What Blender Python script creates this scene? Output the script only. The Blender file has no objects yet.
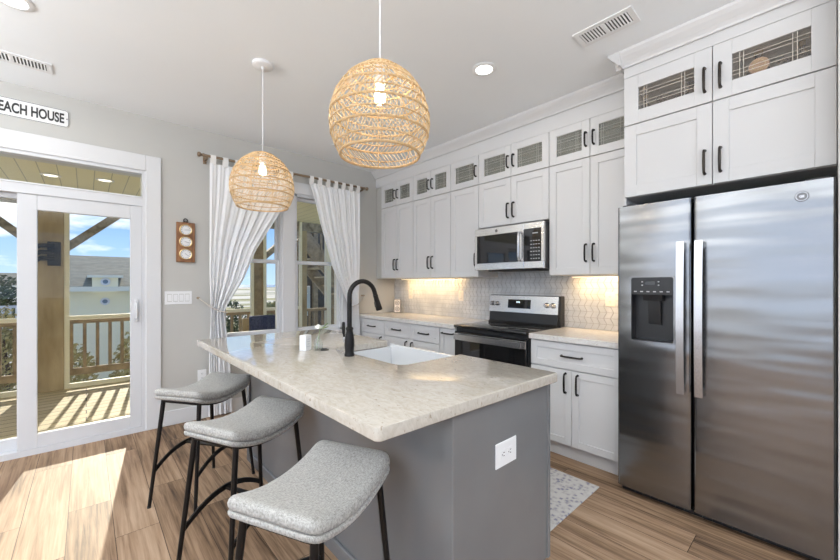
import bpy, bmesh, math, random
from mathutils import Vector, Matrix
PI = math.pi
random.seed(7)
S = bpy.context.scene
COL = S.collection

# ------------------------------------------------------------ camera, world, sun, area lights, exposure
YAW = math.radians(42.2)
cd = bpy.data.cameras.new('camera'); cam = bpy.data.objects.new('camera', cd); COL.objects.link(cam)
cd.sensor_width = 36; cd.lens = 368 / 840 * 36; cd.shift_y = 4 / 840; cd.clip_start = 0.02; cd.clip_end = 3000
cam.location = (0, 0, 1.30); cam.rotation_euler = (PI / 2, 0, -YAW)
S.camera = cam
S.view_settings.view_transform = 'Standard'; S.view_settings.look = 'None'
S.view_settings.exposure = 0.52; S.view_settings.gamma = 1.0; S.view_settings.use_curve_mapping = False

W = bpy.data.worlds.new('sky'); S.world = W; W.use_nodes = True
nt = W.node_tree; nt.nodes.clear()
def wn(t): return nt.nodes.new(t)
wo = wn('ShaderNodeOutputWorld'); bg = wn('ShaderNodeBackground'); tc = wn('ShaderNodeTexCoord')
sep = wn('ShaderNodeSeparateXYZ'); nt.links.new(tc.outputs['Generated'], sep.inputs[0])
gr = wn('ShaderNodeValToRGB'); nt.links.new(sep.outputs['Z'], gr.inputs[0])
e = gr.color_ramp.elements
e[0].position = 0.0; e[0].color = (0.40, 0.58, 0.85, 1); e[1].position = 0.45; e[1].color = (0.09, 0.22, 0.62, 1)
x_ = gr.color_ramp.elements.new(0.16); x_.color = (0.17, 0.36, 0.80, 1)
mp = wn('ShaderNodeMapping'); mp.inputs['Scale'].default_value = (1.5, 1.5, 5.0); mp.inputs['Location'].default_value = (0.35, 0.2, 0.1)
nt.links.new(tc.outputs['Generated'], mp.inputs[0])
nz = wn('ShaderNodeTexNoise'); nz.inputs['Scale'].default_value = 2.6; nz.inputs['Detail'].default_value = 7; nz.inputs['Roughness'].default_value = 0.55
nt.links.new(mp.outputs[0], nz.inputs['Vector'])
cr = wn('ShaderNodeValToRGB'); nt.links.new(nz.outputs['Fac'], cr.inputs[0])
cr.color_ramp.elements[0].position = 0.53; cr.color_ramp.elements[1].position = 0.68
mx = wn('ShaderNodeMix'); mx.data_type = 'RGBA'
nt.links.new(cr.outputs[0], mx.inputs[0]); nt.links.new(gr.outputs[0], mx.inputs[6]); mx.inputs[7].default_value = (0.95, 0.96, 1.0, 1)
nt.links.new(mx.outputs[2], bg.inputs['Color']); bg.inputs['Strength'].default_value = 1.15
nt.links.new(bg.outputs[0], wo.inputs[0])

def light(name, kind, loc, energy, color=(1, 1, 1), rot=None, size=None, size_y=None, aim=None, spread=None, **kw):
    l = bpy.data.lights.new(name, kind); l.energy = energy; l.color = color
    o = bpy.data.objects.new(name, l); COL.objects.link(o); o.location = loc
    if kind == 'AREA':
        l.shape = 'RECTANGLE'; l.size = size; l.size_y = size_y or size
        if spread: l.spread = spread
    for k, v in kw.items(): setattr(l, k, v)
    if aim: o.rotation_euler = Vector(aim).to_track_quat('-Z', 'Y').to_euler()
    if rot: o.rotation_euler = rot
    return o
light('sun', 'SUN', (0, 10, 8), 3.9, (1.0, 0.95, 0.86), aim=(-0.13, -1.0, -0.45), angle=math.radians(0.6))
# added fill panels out of view; the wall openings below are invented for them
light('window_daylight_left', 'AREA', (-3.9, 0.3, 1.5), 27, (1.0, 0.99, 0.97), aim=(1, 0, 0), size=5.0, size_y=2.1)
light('window_daylight_front', 'AREA', (-0.2, -4.4, 1.75), 5, (1.0, 0.99, 0.97), aim=(0, 1, 0), size=5.4, size_y=1.6)
# added unseen upward fill lights, brightening the ceiling like bounced flash
for sx_, sy_, en_, sz_ in ((-1.4, -1.4, 115, 2.6), (-2.7, 2.0, 125, 2.8), (1.3, -2.0, 60, 2.4)):
    light('bounced_strobe', 'AREA', (sx_, sy_, 2.0), en_, (0.925, 0.965, 1.0), aim=(0.0, 0.05, 1), size=sz_, size_y=sz_)

# ------------------------------------------------------------ materials
MATS = {}
def mat(name, col, rough=0.5, metal=0.0, spec=0.5, emit=None, estr=0.0, trans=0.0, aniso=0.0, coat=0.0, sheen=0.0):
    m = bpy.data.materials.new(name); m.use_nodes = True
    b = m.node_tree.nodes['Principled BSDF']
    b.inputs['Base Color'].default_value = (*col, 1); b.inputs['Roughness'].default_value = rough
    b.inputs['Metallic'].default_value = metal; b.inputs['Specular IOR Level'].default_value = spec
    if emit: b.inputs['Emission Color'].default_value = (*emit, 1); b.inputs['Emission Strength'].default_value = estr
    if trans: b.inputs['Transmission Weight'].default_value = trans
    if aniso: b.inputs['Anisotropic'].default_value = aniso
    if coat: b.inputs['Coat Weight'].default_value = coat; b.inputs['Coat Roughness'].default_value = 0.05
    if sheen: b.inputs['Sheen Weight'].default_value = sheen
    MATS[name] = m
    return m
def nodes(m): return m.node_tree.nodes, m.node_tree.links, m.node_tree.nodes['Principled BSDF']
def noisy(m, c1, c2, scale=(1, 1, 1), nscale=5.0, detail=4.0, p0=0.35, p1=0.65, bump=0.0, bscale=None, bdist=0.002, rough=0.5):
    N, L, b = nodes(m)
    t = N.new('ShaderNodeTexCoord'); mp = N.new('ShaderNodeMapping'); mp.inputs['Scale'].default_value = scale
    L.new(t.outputs['Object'], mp.inputs[0])
    n = N.new('ShaderNodeTexNoise'); n.inputs['Scale'].default_value = nscale; n.inputs['Detail'].default_value = detail; n.inputs['Roughness'].default_value = rough
    L.new(mp.outputs[0], n.inputs['Vector'])
    r = N.new('ShaderNodeValToRGB'); r.color_ramp.elements[0].position = p0; r.color_ramp.elements[1].position = p1
    r.color_ramp.elements[0].color = (*c1, 1); r.color_ramp.elements[1].color = (*c2, 1)
    L.new(n.outputs['Fac'], r.inputs[0]); L.new(r.outputs[0], b.inputs['Base Color'])
    if bump:
        n2 = n
        if bscale:
            n2 = N.new('ShaderNodeTexNoise'); n2.inputs['Scale'].default_value = bscale; n2.inputs['Detail'].default_value = 3
            L.new(mp.outputs[0], n2.inputs['Vector'])
        bp = N.new('ShaderNodeBump'); bp.inputs['Strength'].default_value = bump; bp.inputs['Distance'].default_value = bdist
        L.new(n2.outputs['Fac'], bp.inputs['Height']); L.new(bp.outputs[0], b.inputs['Normal'])
    return m

M_wall = noisy(mat('wall_paint', (0.55, 0.54, 0.52), 0.6), (0.515, 0.505, 0.475), (0.54, 0.53, 0.50), nscale=1.5, bump=0.05, bscale=180)
M_ceil = noisy(mat('ceiling_paint', (0.8, 0.8, 0.8), 0.7), (0.87, 0.895, 0.915), (0.89, 0.915, 0.935), nscale=1.2, bump=0.06, bscale=120)
M_trim = mat('white_trim', (0.69, 0.69, 0.695), 0.38)
M_cab = mat('cabinet_white', (0.69, 0.683, 0.68), 0.38)
M_cabin = mat('cabinet_inside', (0.88, 0.83, 0.78), 0.5)
M_lead = mat('grey_came', (0.42, 0.42, 0.38), 0.4)
M_vinyl = mat('white_vinyl', (0.67, 0.675, 0.69), 0.35)
M_black = mat('matte_black_metal', (0.018, 0.016, 0.015), 0.38, 0.6)
M_bronze = mat('dark_bronze', (0.05, 0.042, 0.036), 0.35, 0.8)
mat('emblem_dark', (.2, .2, .2), .4, .8)
M_blackgl = mat('black_glass', (0.008, 0.008, 0.009), 0.04, 0, 0.6)
M_blackpl = mat('black_plastic', (0.02, 0.02, 0.021), 0.35)
M_chrome = mat('chrome', (0.75, 0.75, 0.76), 0.12, 1.0)
M_porc = mat('white_fireclay', (0.68, 0.69, 0.70), 0.12)
M_plate = mat('white_plastic', (0.82, 0.82, 0.82), 0.35)
M_almond = mat('almond_plastic', (0.74, 0.68, 0.60), 0.4)
M_slot = mat('dark_slot', (0.04, 0.04, 0.04), 0.6)
M_grey = noisy(mat('island_grey_paint', (0.215, 0.22, 0.228), 0.27, 0, 1.0), (0.17, 0.175, 0.18), (0.185, 0.19, 0.195), nscale=3)
M_rug = None

def m_glass(name, tint=(1, 1, 1), rough=0.0, boost=1.0, haze=None):
    m = bpy.data.materials.new(name); m.use_nodes = True; N, L = m.node_tree.nodes, m.node_tree.links; N.clear()
    o = N.new('ShaderNodeOutputMaterial'); mx = N.new('ShaderNodeMixShader'); tr = N.new('ShaderNodeBsdfTransparent'); gl = N.new('ShaderNodeBsdfGlossy')
    lw = N.new('ShaderNodeLayerWeight'); lw.inputs['Blend'].default_value = 0.5
    fr = N.new('ShaderNodeMath'); fr.operation = 'POWER'; fr.inputs[1].default_value = 4.0; L.new(lw.outputs['Facing'], fr.inputs[0])
    mu = N.new('ShaderNodeMath'); mu.operation = 'MULTIPLY_ADD'; mu.inputs[1].default_value = 0.8 * boost; mu.inputs[2].default_value = 0.045 * boost; mu.use_clamp = True
    L.new(fr.outputs[0], mu.inputs[0]); L.new(mu.outputs[0], mx.inputs[0])
    tr.inputs['Color'].default_value = (*tint, 1); gl.inputs['Roughness'].default_value = rough
    src = tr
    if haze:
        df = N.new('ShaderNodeBsdfDiffuse'); df.inputs['Color'].default_value = (*haze[1], 1); hm = N.new('ShaderNodeMixShader'); hm.inputs[0].default_value = haze[0]
        L.new(tr.outputs[0], hm.inputs[1]); L.new(df.outputs[0], hm.inputs[2]); src = hm
    L.new(src.outputs[0], mx.inputs[1]); L.new(gl.outputs[0], mx.inputs[2]); L.new(mx.outputs[0], o.inputs[0])
    return m
M_glass = m_glass('window_glass', (1.0, 0.985, 0.925), 0.0, 0.45)
M_cabglass = m_glass('cabinet_glass', (0.97, 0.97, 0.96), 0.0, 0.8, haze=(0.08, (0.62, 0.54, 0.48)))  # pale diffuse haze in the pane brightens the dim cabinet interior
M_seeded = m_glass('seeded_glass', (0.9, 0.9, 0.88), 0.0, 0.9, haze=(0.42, (0.40, 0.40, 0.355)))
M_clear = m_glass('clear_glass', (0.95, 0.97, 0.97), 0.0, 1.2)

# sheer curtain
def m_sheer():
    m = bpy.data.materials.new('sheer_white_fabric'); m.use_nodes = True; N, L = m.node_tree.nodes, m.node_tree.links; N.clear()
    o = N.new('ShaderNodeOutputMaterial'); d = N.new('ShaderNodeBsdfDiffuse'); t = N.new('ShaderNodeBsdfTranslucent'); tr = N.new('ShaderNodeBsdfTransparent')
    d.inputs['Color'].default_value = (0.97, 0.97, 0.975, 1); t.inputs['Color'].default_value = (0.95, 0.95, 0.955, 1)
    a = N.new('ShaderNodeMixShader'); a.inputs[0].default_value = 0.13; L.new(d.outputs[0], a.inputs[1]); L.new(t.outputs[0], a.inputs[2])
    b = N.new('ShaderNodeMixShader'); b.inputs[0].default_value = 0.04; L.new(a.outputs[0], b.inputs[1]); L.new(tr.outputs[0], b.inputs[2])
    L.new(b.outputs[0], o.inputs[0]); return m
M_sheer = m_sheer()
M_tab = mat('curtain_tab_fabric', (0.85, 0.83, 0.80), 0.8)

# quartz
def m_quartz(name, base, vein, fleck):
    m = mat(name, base, 0.07, 0, 0.5); N, L, b = nodes(m)
    t = N.new('ShaderNodeTexCoord')
    n1 = N.new('ShaderNodeTexNoise'); n1.inputs['Scale'].default_value = 22; n1.inputs['Detail'].default_value = 8; n1.inputs['Roughness'].default_value = 0.65; n1.inputs['Distortion'].default_value = 1.2
    mpp = N.new('ShaderNodeMapping'); mpp.inputs['Scale'].default_value = (2.0, 1.0, 1.0); mpp.inputs['Rotation'].default_value = (0, 0, 0.6)
    L.new(t.outputs['Object'], mpp.inputs[0]); L.new(mpp.outputs[0], n1.inputs['Vector'])
    r1 = N.new('ShaderNodeValToRGB'); L.new(n1.outputs['Fac'], r1.inputs[0])
    r1.color_ramp.elements[0].position = 0.36; r1.color_ramp.elements[0].color = (*vein, 1)
    r1.color_ramp.elements[1].position = 0.60; r1.color_ramp.elements[1].color = (*base, 1)
    n2 = N.new('ShaderNodeTexNoise'); n2.inputs['Scale'].default_value = 55; n2.inputs['Detail'].default_value = 4
    L.new(mpp.outputs[0], n2.inputs['Vector'])
    r2 = N.new('ShaderNodeValToRGB'); L.new(n2.outputs['Fac'], r2.inputs[0])
    r2.color_ramp.elements[0].position = 0.27; r2.color_ramp.elements[0].color = (1, 1, 1, 1)
    r2.color_ramp.elements[1].position = 0.36; r2.color_ramp.elements[1].color = (0, 0, 0, 1)
    mx = N.new('ShaderNodeMix'); mx.data_type = 'RGBA'; L.new(r2.outputs[0], mx.inputs[0]); L.new(r1.outputs[0], mx.inputs[6]); mx.inputs[7].default_value = (*fleck, 1)
    L.new(mx.outputs[2], b.inputs['Base Color']); return m
M_quartz = m_quartz('cream_quartz', (0.53, 0.49, 0.43), (0.45, 0.405, 0.34), (0.32, 0.265, 0.21))
M_quartz2 = m_quartz('perimeter_quartz', (0.76, 0.74, 0.71), (0.66, 0.62, 0.57), (0.5, 0.46, 0.42))

# stainless steel
def m_steel(name, col=(0.60, 0.60, 0.61), rough=0.24, axis='Y', bump=0.25):
    m = mat(name, col, rough, 1.0); N, L, b = nodes(m)
    t = N.new('ShaderNodeTexCoord'); mp = N.new('ShaderNodeMapping')
    mp.inputs['Scale'].default_value = (1, 1.2, 260) if axis == 'Y' else (260, 260, 1.2)
    L.new(t.outputs['Object'], mp.inputs[0])
    n = N.new('ShaderNodeTexNoise'); n.inputs['Scale'].default_value = 3; n.inputs['Detail'].default_value = 3
    L.new(mp.outputs[0], n.inputs['Vector'])
    r = N.new('ShaderNodeMapRange'); r.inputs[3].default_value = rough - 0.03; r.inputs[4].default_value = rough + 0.05
    L.new(n.outputs['Fac'], r.inputs[0]); L.new(r.outputs[0], b.inputs['Roughness'])
    # gentle oil-canning of the sheet
    mp2 = N.new('ShaderNodeMapping'); mp2.inputs['Scale'].default_value = (1, 0.6, 4.2); L.new(t.outputs['Object'], mp2.inputs[0])
    n2 = N.new('ShaderNodeTexNoise'); n2.inputs['Scale'].default_value = 2.2; n2.inputs['Detail'].default_value = 1; L.new(mp2.outputs[0], n2.inputs['Vector'])
    bp = N.new('ShaderNodeBump'); bp.inputs['Strength'].default_value = bump; bp.inputs['Distance'].default_value = 0.03; L.new(n2.outputs['Fac'], bp.inputs['Height'])
    bp2 = N.new('ShaderNodeBump'); bp2.inputs['Strength'].default_value = 0.03 if 0 else 0.0; bp2.inputs['Distance'].default_value = 0.001
    L.new(n.outputs['Fac'], bp2.inputs['Height']); L.new(bp.outputs[0], bp2.inputs['Normal']); L.new(bp2.outputs[0], b.inputs['Normal'])
    return m
M_steel = m_steel('brushed_stainless', (0.27, 0.273, 0.278), 0.22)
M_steelb = m_steel('bright_stainless', (0.72, 0.71, 0.70), 0.22, bump=0.0)
M_steelh = mat('handle_stainless', (0.56, 0.56, 0.57), 0.27, 1.0)

# plank floor
def m_planks(name, width, length, cols, rough=0.35, spec=0.35, along='Y', groove=0.35, grain=1.0, gap=0.003):
    m = mat(name, cols[1], rough, 0, spec); N, L, b = nodes(m)
    t = N.new('ShaderNodeTexCoord'); mp = N.new('ShaderNodeMapping')
    if along == 'Y': mp.inputs['Rotation'].default_value = (0, 0, PI / 2); mp.inputs['Location'].default_value = (0, 0.076, 0)
    L.new(t.outputs['Object'], mp.inputs[0])
    br = N.new('ShaderNodeTexBrick'); br.offset = 0.37; br.offset_frequency = 2
    br.inputs['Scale'].default_value = 1; br.inputs['Brick Width'].default_value = length; br.inputs['Row Height'].default_value = width
    br.inputs['Mortar Size'].default_value = gap; br.inputs['Mortar Smooth'].default_value = 0.1; br.inputs['Bias'].default_value = 0
    br.inputs['Color1'].default_value = (0, 0, 0, 1); br.inputs['Color2'].default_value = (1, 1, 1, 1); br.inputs['Mortar'].default_value = (0.5, 0.5, 0.5, 1)
    L.new(mp.outputs[0], br.inputs['Vector'])
    # grain: noise stretched along the plank, shifted per plank
    add = N.new('ShaderNodeVectorMath'); add.operation = 'MULTIPLY_ADD'
    L.new(br.outputs['Color'], add.inputs[0]); add.inputs[1].default_value = (7, 13, 5); L.new(mp.outputs[0], add.inputs[2])
    m2 = N.new('ShaderNodeMapping'); m2.inputs['Scale'].default_value = (1.1, 26, 1); L.new(add.outputs[0], m2.inputs[0])
    n = N.new('ShaderNodeTexNoise'); n.inputs['Scale'].default_value = 2.0; n.inputs['Detail'].default_value = 8; n.inputs['Roughness'].default_value = 0.62; n.inputs['Distortion'].default_value = 0.45
    L.new(m2.outputs[0], n.inputs['Vector'])
    m3 = N.new('ShaderNodeMapping'); m3.inputs['Scale'].default_value = (0.9, 6, 1); L.new(add.outputs[0], m3.inputs[0])
    n3 = N.new('ShaderNodeTexNoise'); n3.inputs['Scale'].default_value = 1.3; n3.inputs['Detail'].default_value = 4; L.new(m3.outputs[0], n3.inputs['Vector'])
    mixv = N.new('ShaderNodeMath'); mixv.operation = 'MULTIPLY_ADD'; L.new(n.outputs['Fac'], mixv.inputs[0]); mixv.inputs[1].default_value = 0.6 * grain
    sc3 = N.new('ShaderNodeMath'); sc3.operation = 'MULTIPLY'; L.new(n3.outputs['Fac'], sc3.inputs[0]); sc3.inputs[1].default_value = 0.4
    L.new(sc3.outputs[0], mixv.inputs[2])
    sb = N.new('ShaderNodeSeparateColor'); L.new(br.outputs['Color'], sb.inputs[0])
    mb = N.new('ShaderNodeMath'); mb.operation = 'MULTIPLY_ADD'; L.new(sb.outputs[0], mb.inputs[0]); mb.inputs[1].default_value = 0.16; L.new(mixv.outputs[0], mb.inputs[2])
    r = N.new('ShaderNodeValToRGB'); L.new(mb.outputs[0], r.inputs[0])
    pos = (0.40, 0.51, 0.63, 0.76)
    r.color_ramp.elements[0].position = pos[0]; r.color_ramp.elements[0].color = (*cols[0], 1)
    r.color_ramp.elements[1].position = pos[3]; r.color_ramp.elements[1].color = (*cols[3], 1)
    for k in (1, 2):
        q = r.color_ramp.elements.new(pos[k]); q.color = (*cols[k], 1)
    mx = N.new('ShaderNodeMix'); mx.data_type = 'RGBA'; L.new(br.outputs['Fac'], mx.inputs[0]); L.new(r.outputs[0], mx.inputs[6])
    mx.inputs[7].default_value = (cols[0][0] * groove, cols[0][1] * groove, cols[0][2] * groove, 1)
    L.new(mx.outputs[2], b.inputs['Base Color'])
    bp = N.new('ShaderNodeBump'); bp.inputs['Strength'].default_value = 0.12; bp.inputs['Distance'].default_value = 0.004; L.new(n.outputs['Fac'], bp.inputs['Height']); L.new(bp.outputs[0], b.inputs['Normal'])
    return m
M_floor = m_planks('oak_planks', 0.186, 1.22, [(0.06, 0.034, 0.019), (0.21, 0.13, 0.075), (0.36, 0.235, 0.145), (0.47, 0.33, 0.22)], 0.60, gap=0.0014, groove=0.6)
M_deck = m_planks('deck_boards', 0.14, 60.0, [(0.42, 0.34, 0.20), (0.52, 0.43, 0.27), (0.58, 0.49, 0.32), (0.64, 0.55, 0.38)], 0.7, along='X', groove=0.25, gap=0.006)
M_pceil = m_planks('porch_ceiling_boards', 0.14, 20.0, [(0.84, 0.79, 0.52), (0.86, 0.81, 0.55), (0.88, 0.83, 0.58), (0.90, 0.85, 0.60)], 0.5, along='Y', groove=0.6, grain=0.3, gap=0.004)
M_post = noisy(mat('weathered_post', (0.3, 0.22, 0.12), 0.75), (0.25, 0.18, 0.09), (0.48, 0.38, 0.23), scale=(1, 1, 0.25), nscale=6, detail=6, p0=0.3, p1=0.7, bump=0.2, bdist=0.004)
M_rail = noisy(mat('weathered_rail', (0.25, 0.2, 0.14), 0.8), (0.22, 0.165, 0.10), (0.38, 0.29, 0.18), nscale=9, p0=0.3, p1=0.7)
M_cream = mat('cream_screen_frame', (0.78, 0.74, 0.58), 0.5)
M_brace = noisy(mat('greyed_brace', (0.3, 0.27, 0.22), 0.8), (0.16, 0.14, 0.11), (0.36, 0.33, 0.28), scale=(3, 3, 3), nscale=4, detail=5)
M_rattan = noisy(mat('rattan', (0.66, 0.46, 0.24), 0.55), (0.66, 0.48, 0.26), (0.82, 0.64, 0.40), nscale=60, detail=2)
M_rattand = noisy(mat('rattan_ring', (0.52, 0.34, 0.16), 0.55), (0.52, 0.34, 0.16), (0.68, 0.48, 0.26), nscale=60, detail=2)
def m_fabric():
    m = mat('heather_grey_fabric', (0.5, 0.49, 0.46), 0.9, 0, 0.2, sheen=0.15); N, L, b = nodes(m)
    t = N.new('ShaderNodeTexCoord')
    outs = []
    for sc in ((420, 90, 90), (90, 420, 90)):
        mp = N.new('ShaderNodeMapping'); mp.inputs['Scale'].default_value = sc; L.new(t.outputs['Object'], mp.inputs[0])
        n = N.new('ShaderNodeTexNoise'); n.inputs['Scale'].default_value = 1.2; n.inputs['Detail'].default_value = 3; L.new(mp.outputs[0], n.inputs['Vector']); outs.append(n)
    mm = N.new('ShaderNodeMath'); mm.operation = 'ADD'; L.new(outs[0].outputs['Fac'], mm.inputs[0]); L.new(outs[1].outputs['Fac'], mm.inputs[1])
    r = N.new('ShaderNodeValToRGB'); mr = N.new('ShaderNodeMath'); mr.operation = 'MULTIPLY'; mr.inputs[1].default_value = 0.5; L.new(mm.outputs[0], mr.inputs[0]); L.new(mr.outputs[0], r.inputs[0])
    r.color_ramp.elements[0].position = 0.38; r.color_ramp.elements[0].color = (0.25, 0.245, 0.225, 1)
    r.color_ramp.elements[1].position = 0.60; r.color_ramp.elements[1].color = (0.50, 0.485, 0.455, 1)
    L.new(r.outputs[0], b.inputs['Base Color'])
    bp = N.new('ShaderNodeBump'); bp.inputs['Strength'].default_value = 0.3; bp.inputs['Distance'].default_value = 0.0015; L.new(mr.outputs[0], bp.inputs['Height']); L.new(bp.outputs[0], b.inputs['Normal'])
    return m
M_fabric = m_fabric()

# ------------------------------------------------------------ mesh helpers (world coordinates)
def box(bm, x0, x1, y0, y1, z0, z1, bev=0.0, seg=1):
    if x0 > x1: x0, x1 = x1, x0
    if y0 > y1: y0, y1 = y1, y0
    if z0 > z1: z0, z1 = z1, z0
    v = [bm.verts.new(p) for p in ((x0, y0, z0), (x1, y0, z0), (x1, y1, z0), (x0, y1, z0), (x0, y0, z1), (x1, y0, z1), (x1, y1, z1), (x0, y1, z1))]
    fs = [bm.faces.new([v[i] for i in q]) for q in ((0, 3, 2, 1), (4, 5, 6, 7), (0, 1, 5, 4), (1, 2, 6, 5), (2, 3, 7, 6), (3, 0, 4, 7))]
    if bev > 0:
        ed = list({ed for f in fs for ed in f.edges})
        bmesh.ops.bevel(bm, geom=ed, offset=bev, segments=seg, affect='EDGES', profile=0.5)
    return v
def tube(bm, pts, r, n=8, cap=True, closed=False):
    pts = [Vector(p) for p in pts]; k = len(pts)
    rs = r if isinstance(r, (list, tuple)) else [r] * k
    rings = []; prev = None
    for i, p in enumerate(pts):
        if closed: d = pts[(i + 1) % k] - pts[i - 1]
        else: d = pts[min(i + 1, k - 1)] - pts[max(i - 1, 0)]
        if d.length < 1e-9: d = Vector((0, 0, 1))
        d.normalize()
        if prev is None:
            u = d.cross(Vector((0, 0, 1)))
            if u.length < 1e-3: u = d.cross(Vector((1, 0, 0)))
        else:
            u = prev - d * prev.dot(d)
        u.normalize(); prev = u; w = d.cross(u)
        rings.append([bm.verts.new(p + (u * math.cos(2 * PI * j / n) + w * math.sin(2 * PI * j / n)) * rs[i]) for j in range(n)])
    for i in range(k if closed else k - 1):
        a, b = rings[i], rings[(i + 1) % k]
        for j in range(n): bm.faces.new((a[j], a[(j + 1) % n], b[(j + 1) % n], b[j]))
    if cap and not closed:
        bm.faces.new(rings[0][::-1]); bm.faces.new(rings[-1])
def lathe(bm, prof, c, n=24, axis='Z'):
    """prof: list of (radius, height) turned about an axis through c."""
    rings = []
    def P(r, h, a):
        ca, sa = r * math.cos(a), r * math.sin(a)
        if axis == 'Z': return (c[0] + ca, c[1] + sa, c[2] + h)
        if axis == 'X': return (c[0] + h, c[1] + ca, c[2] + sa)
        return (c[0] + ca, c[1] + h, c[2] + sa)
    for r, h in prof:
        if r < 1e-6: rings.append([bm.verts.new(P(0, h, 0))])
        else: rings.append([bm.verts.new(P(r, h, 2 * PI * j / n)) for j in range(n)])
    for a, b in zip(rings, rings[1:]):
        for j in range(n):
            j2 = (j + 1) % n
            if len(a) == 1 and len(b) == 1: continue
            if len(a) == 1: bm.faces.new((a[0], b[j2], b[j]))
            elif len(b) == 1: bm.faces.new((a[j], a[j2], b[0]))
            else: bm.faces.new((a[j], a[j2], b[j2], b[j]))
def prism(bm, poly, axis, a, b):
    """poly of 2-D points extruded along an axis from a to b. axis X: (y,z); Y: (x,z); Z: (x,y)"""
    def P(p, h):
        return (h, p[0], p[1]) if axis == 'X' else ((p[0], h, p[1]) if axis == 'Y' else (p[0], p[1], h))
    va = [bm.verts.new(P(p, a)) for p in poly]; vb = [bm.verts.new(P(p, b)) for p in poly]; n = len(poly)
    bm.faces.new(va); bm.faces.new(vb[::-1])
    for i in range(n): bm.faces.new((va[i], vb[i], vb[(i + 1) % n], va[(i + 1) % n]))
def rrect(w, h, r, n=5):
    pts = []
    for cx, cy, a0 in ((w / 2 - r, h / 2 - r, 0), (-w / 2 + r, h / 2 - r, PI / 2), (-w / 2 + r, -h / 2 + r, PI), (w / 2 - r, -h / 2 + r, 1.5 * PI)):
        for k in range(n + 1):
            a = a0 + PI / 2 * k / n; pts.append((cx + r * math.cos(a), cy + r * math.sin(a)))
    return pts
def bar(bm, p, q, w, h, up=(0, 0, 1)):
    """square bar from p to q, w sideways, h along up"""
    p, q = Vector(p), Vector(q); d = (q - p).normalized(); s = d.cross(Vector(up)).normalized(); u = s.cross(d)
    v = []
    for c in (p, q):
        for a, b in ((-1, -1), (1, -1), (1, 1), (-1, 1)): v.append(bm.verts.new(c + s * (a * w / 2) + u * (b * h / 2)))
    for f in ((0, 3, 2, 1), (4, 5, 6, 7), (0, 1, 5, 4), (1, 2, 6, 5), (2, 3, 7, 6), (3, 0, 4, 7)): bm.faces.new([v[i] for i in f])

def B(): return bmesh.new()
def thing(name, label, cat, loc=(0, 0, 0), rotz=0, group=None, kind=None):
    o = bpy.data.objects.new(name, None); COL.objects.link(o); o.empty_display_size = 0.1
    o.location = loc; o.rotation_euler = (0, 0, rotz)
    if label: o['label'] = label
    if cat: o['category'] = cat
    if group: o['group'] = group
    if kind: o['kind'] = kind
    return o
def obj(name, bm, m, parent=None, smooth=False, label=None, cat=None, group=None, kind=None, local=False):
    """link the bmesh as ONE mesh object; coordinates are world unless local (relative to the parent)."""
    bmesh.ops.recalc_face_normals(bm, faces=bm.faces)
    root = parent
    while root is not None and root.parent is not None: root = root.parent
    org = Vector((0, 0, 0))
    if parent is not None:
        if not local: bmesh.ops.translate(bm, verts=bm.verts, vec=-root.location)
    else:
        xs = [v.co for v in bm.verts]
        org = Vector(((min(p.x for p in xs) + max(p.x for p in xs)) / 2, (min(p.y for p in xs) + max(p.y for p in xs)) / 2, min(p.z for p in xs)))
        if kind == 'structure': org = Vector((0, 0, 0))
        bmesh.ops.translate(bm, verts=bm.verts, vec=-org)
    me = bpy.data.meshes.new(name); bm.to_mesh(me); bm.free()
    if smooth:
        me.polygons.foreach_set('use_smooth', [True] * len(me.polygons))
        try: me.set_sharp_from_angle(angle=math.radians(40))
        except Exception: pass
    me.materials.append(m)
    o = bpy.data.objects.new(name, me); COL.objects.link(o); o.location = org
    if parent is not None: o.parent = parent; o.location = (0, 0, 0)
    for k, v in (('label', label), ('category', cat), ('group', group), ('kind', kind)):
        if v: o[k] = v
    return o
def copy_tree(o, parent=None):
    c = o.copy(); COL.objects.link(c); c.parent = parent
    for ch in o.children: copy_tree(ch, c)
    return c
def text(name, s, m, parent, origin, right, up, height, width=None, depth=0.001, label=None):
    """flat lettering as a mesh: origin = centre (relative to the parent's root)"""
    cu = bpy.data.curves.new('lettering', 'FONT'); cu.body = s; cu.align_x = 'CENTER'; cu.align_y = 'CENTER'; cu.extrude = 0.02; cu.offset = 0.03
    to = bpy.data.objects.new('lettering', cu); COL.objects.link(to)
    dg = bpy.context.evaluated_depsgraph_get(); dg.update()
    me = bpy.data.meshes.new_from_object(to.evaluated_get(dg)); bpy.data.objects.remove(to)
    xs = [v.co.x for v in me.vertices]; ys = [v.co.y for v in me.vertices]
    w, h = max(xs) - min(xs), max(ys) - min(ys); cx, cy = (max(xs) + min(xs)) / 2, (max(ys) + min(ys)) / 2
    sy = height / h; sx = (width / w) if width else sy
    r, u = Vector(right).normalized(), Vector(up).normalized(); n = r.cross(u); o0 = Vector(origin)
    root = parent
    while root.parent is not None: root = root.parent
    for v in me.vertices:
        p = v.co.copy()
        v.co = o0 + r * ((p.x - cx) * sx) + u * ((p.y - cy) * sy) + n * (p.z / 0.04 * depth) - root.location
    me.materials.clear(); me.materials.append(m)
    o = bpy.data.objects.new(name, me); COL.objects.link(o); o.parent = parent
    return o
def struct(name, bm, m, parent=None, smooth=False): return obj(name, bm, m, parent, smooth, kind=None if parent else 'structure')

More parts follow.
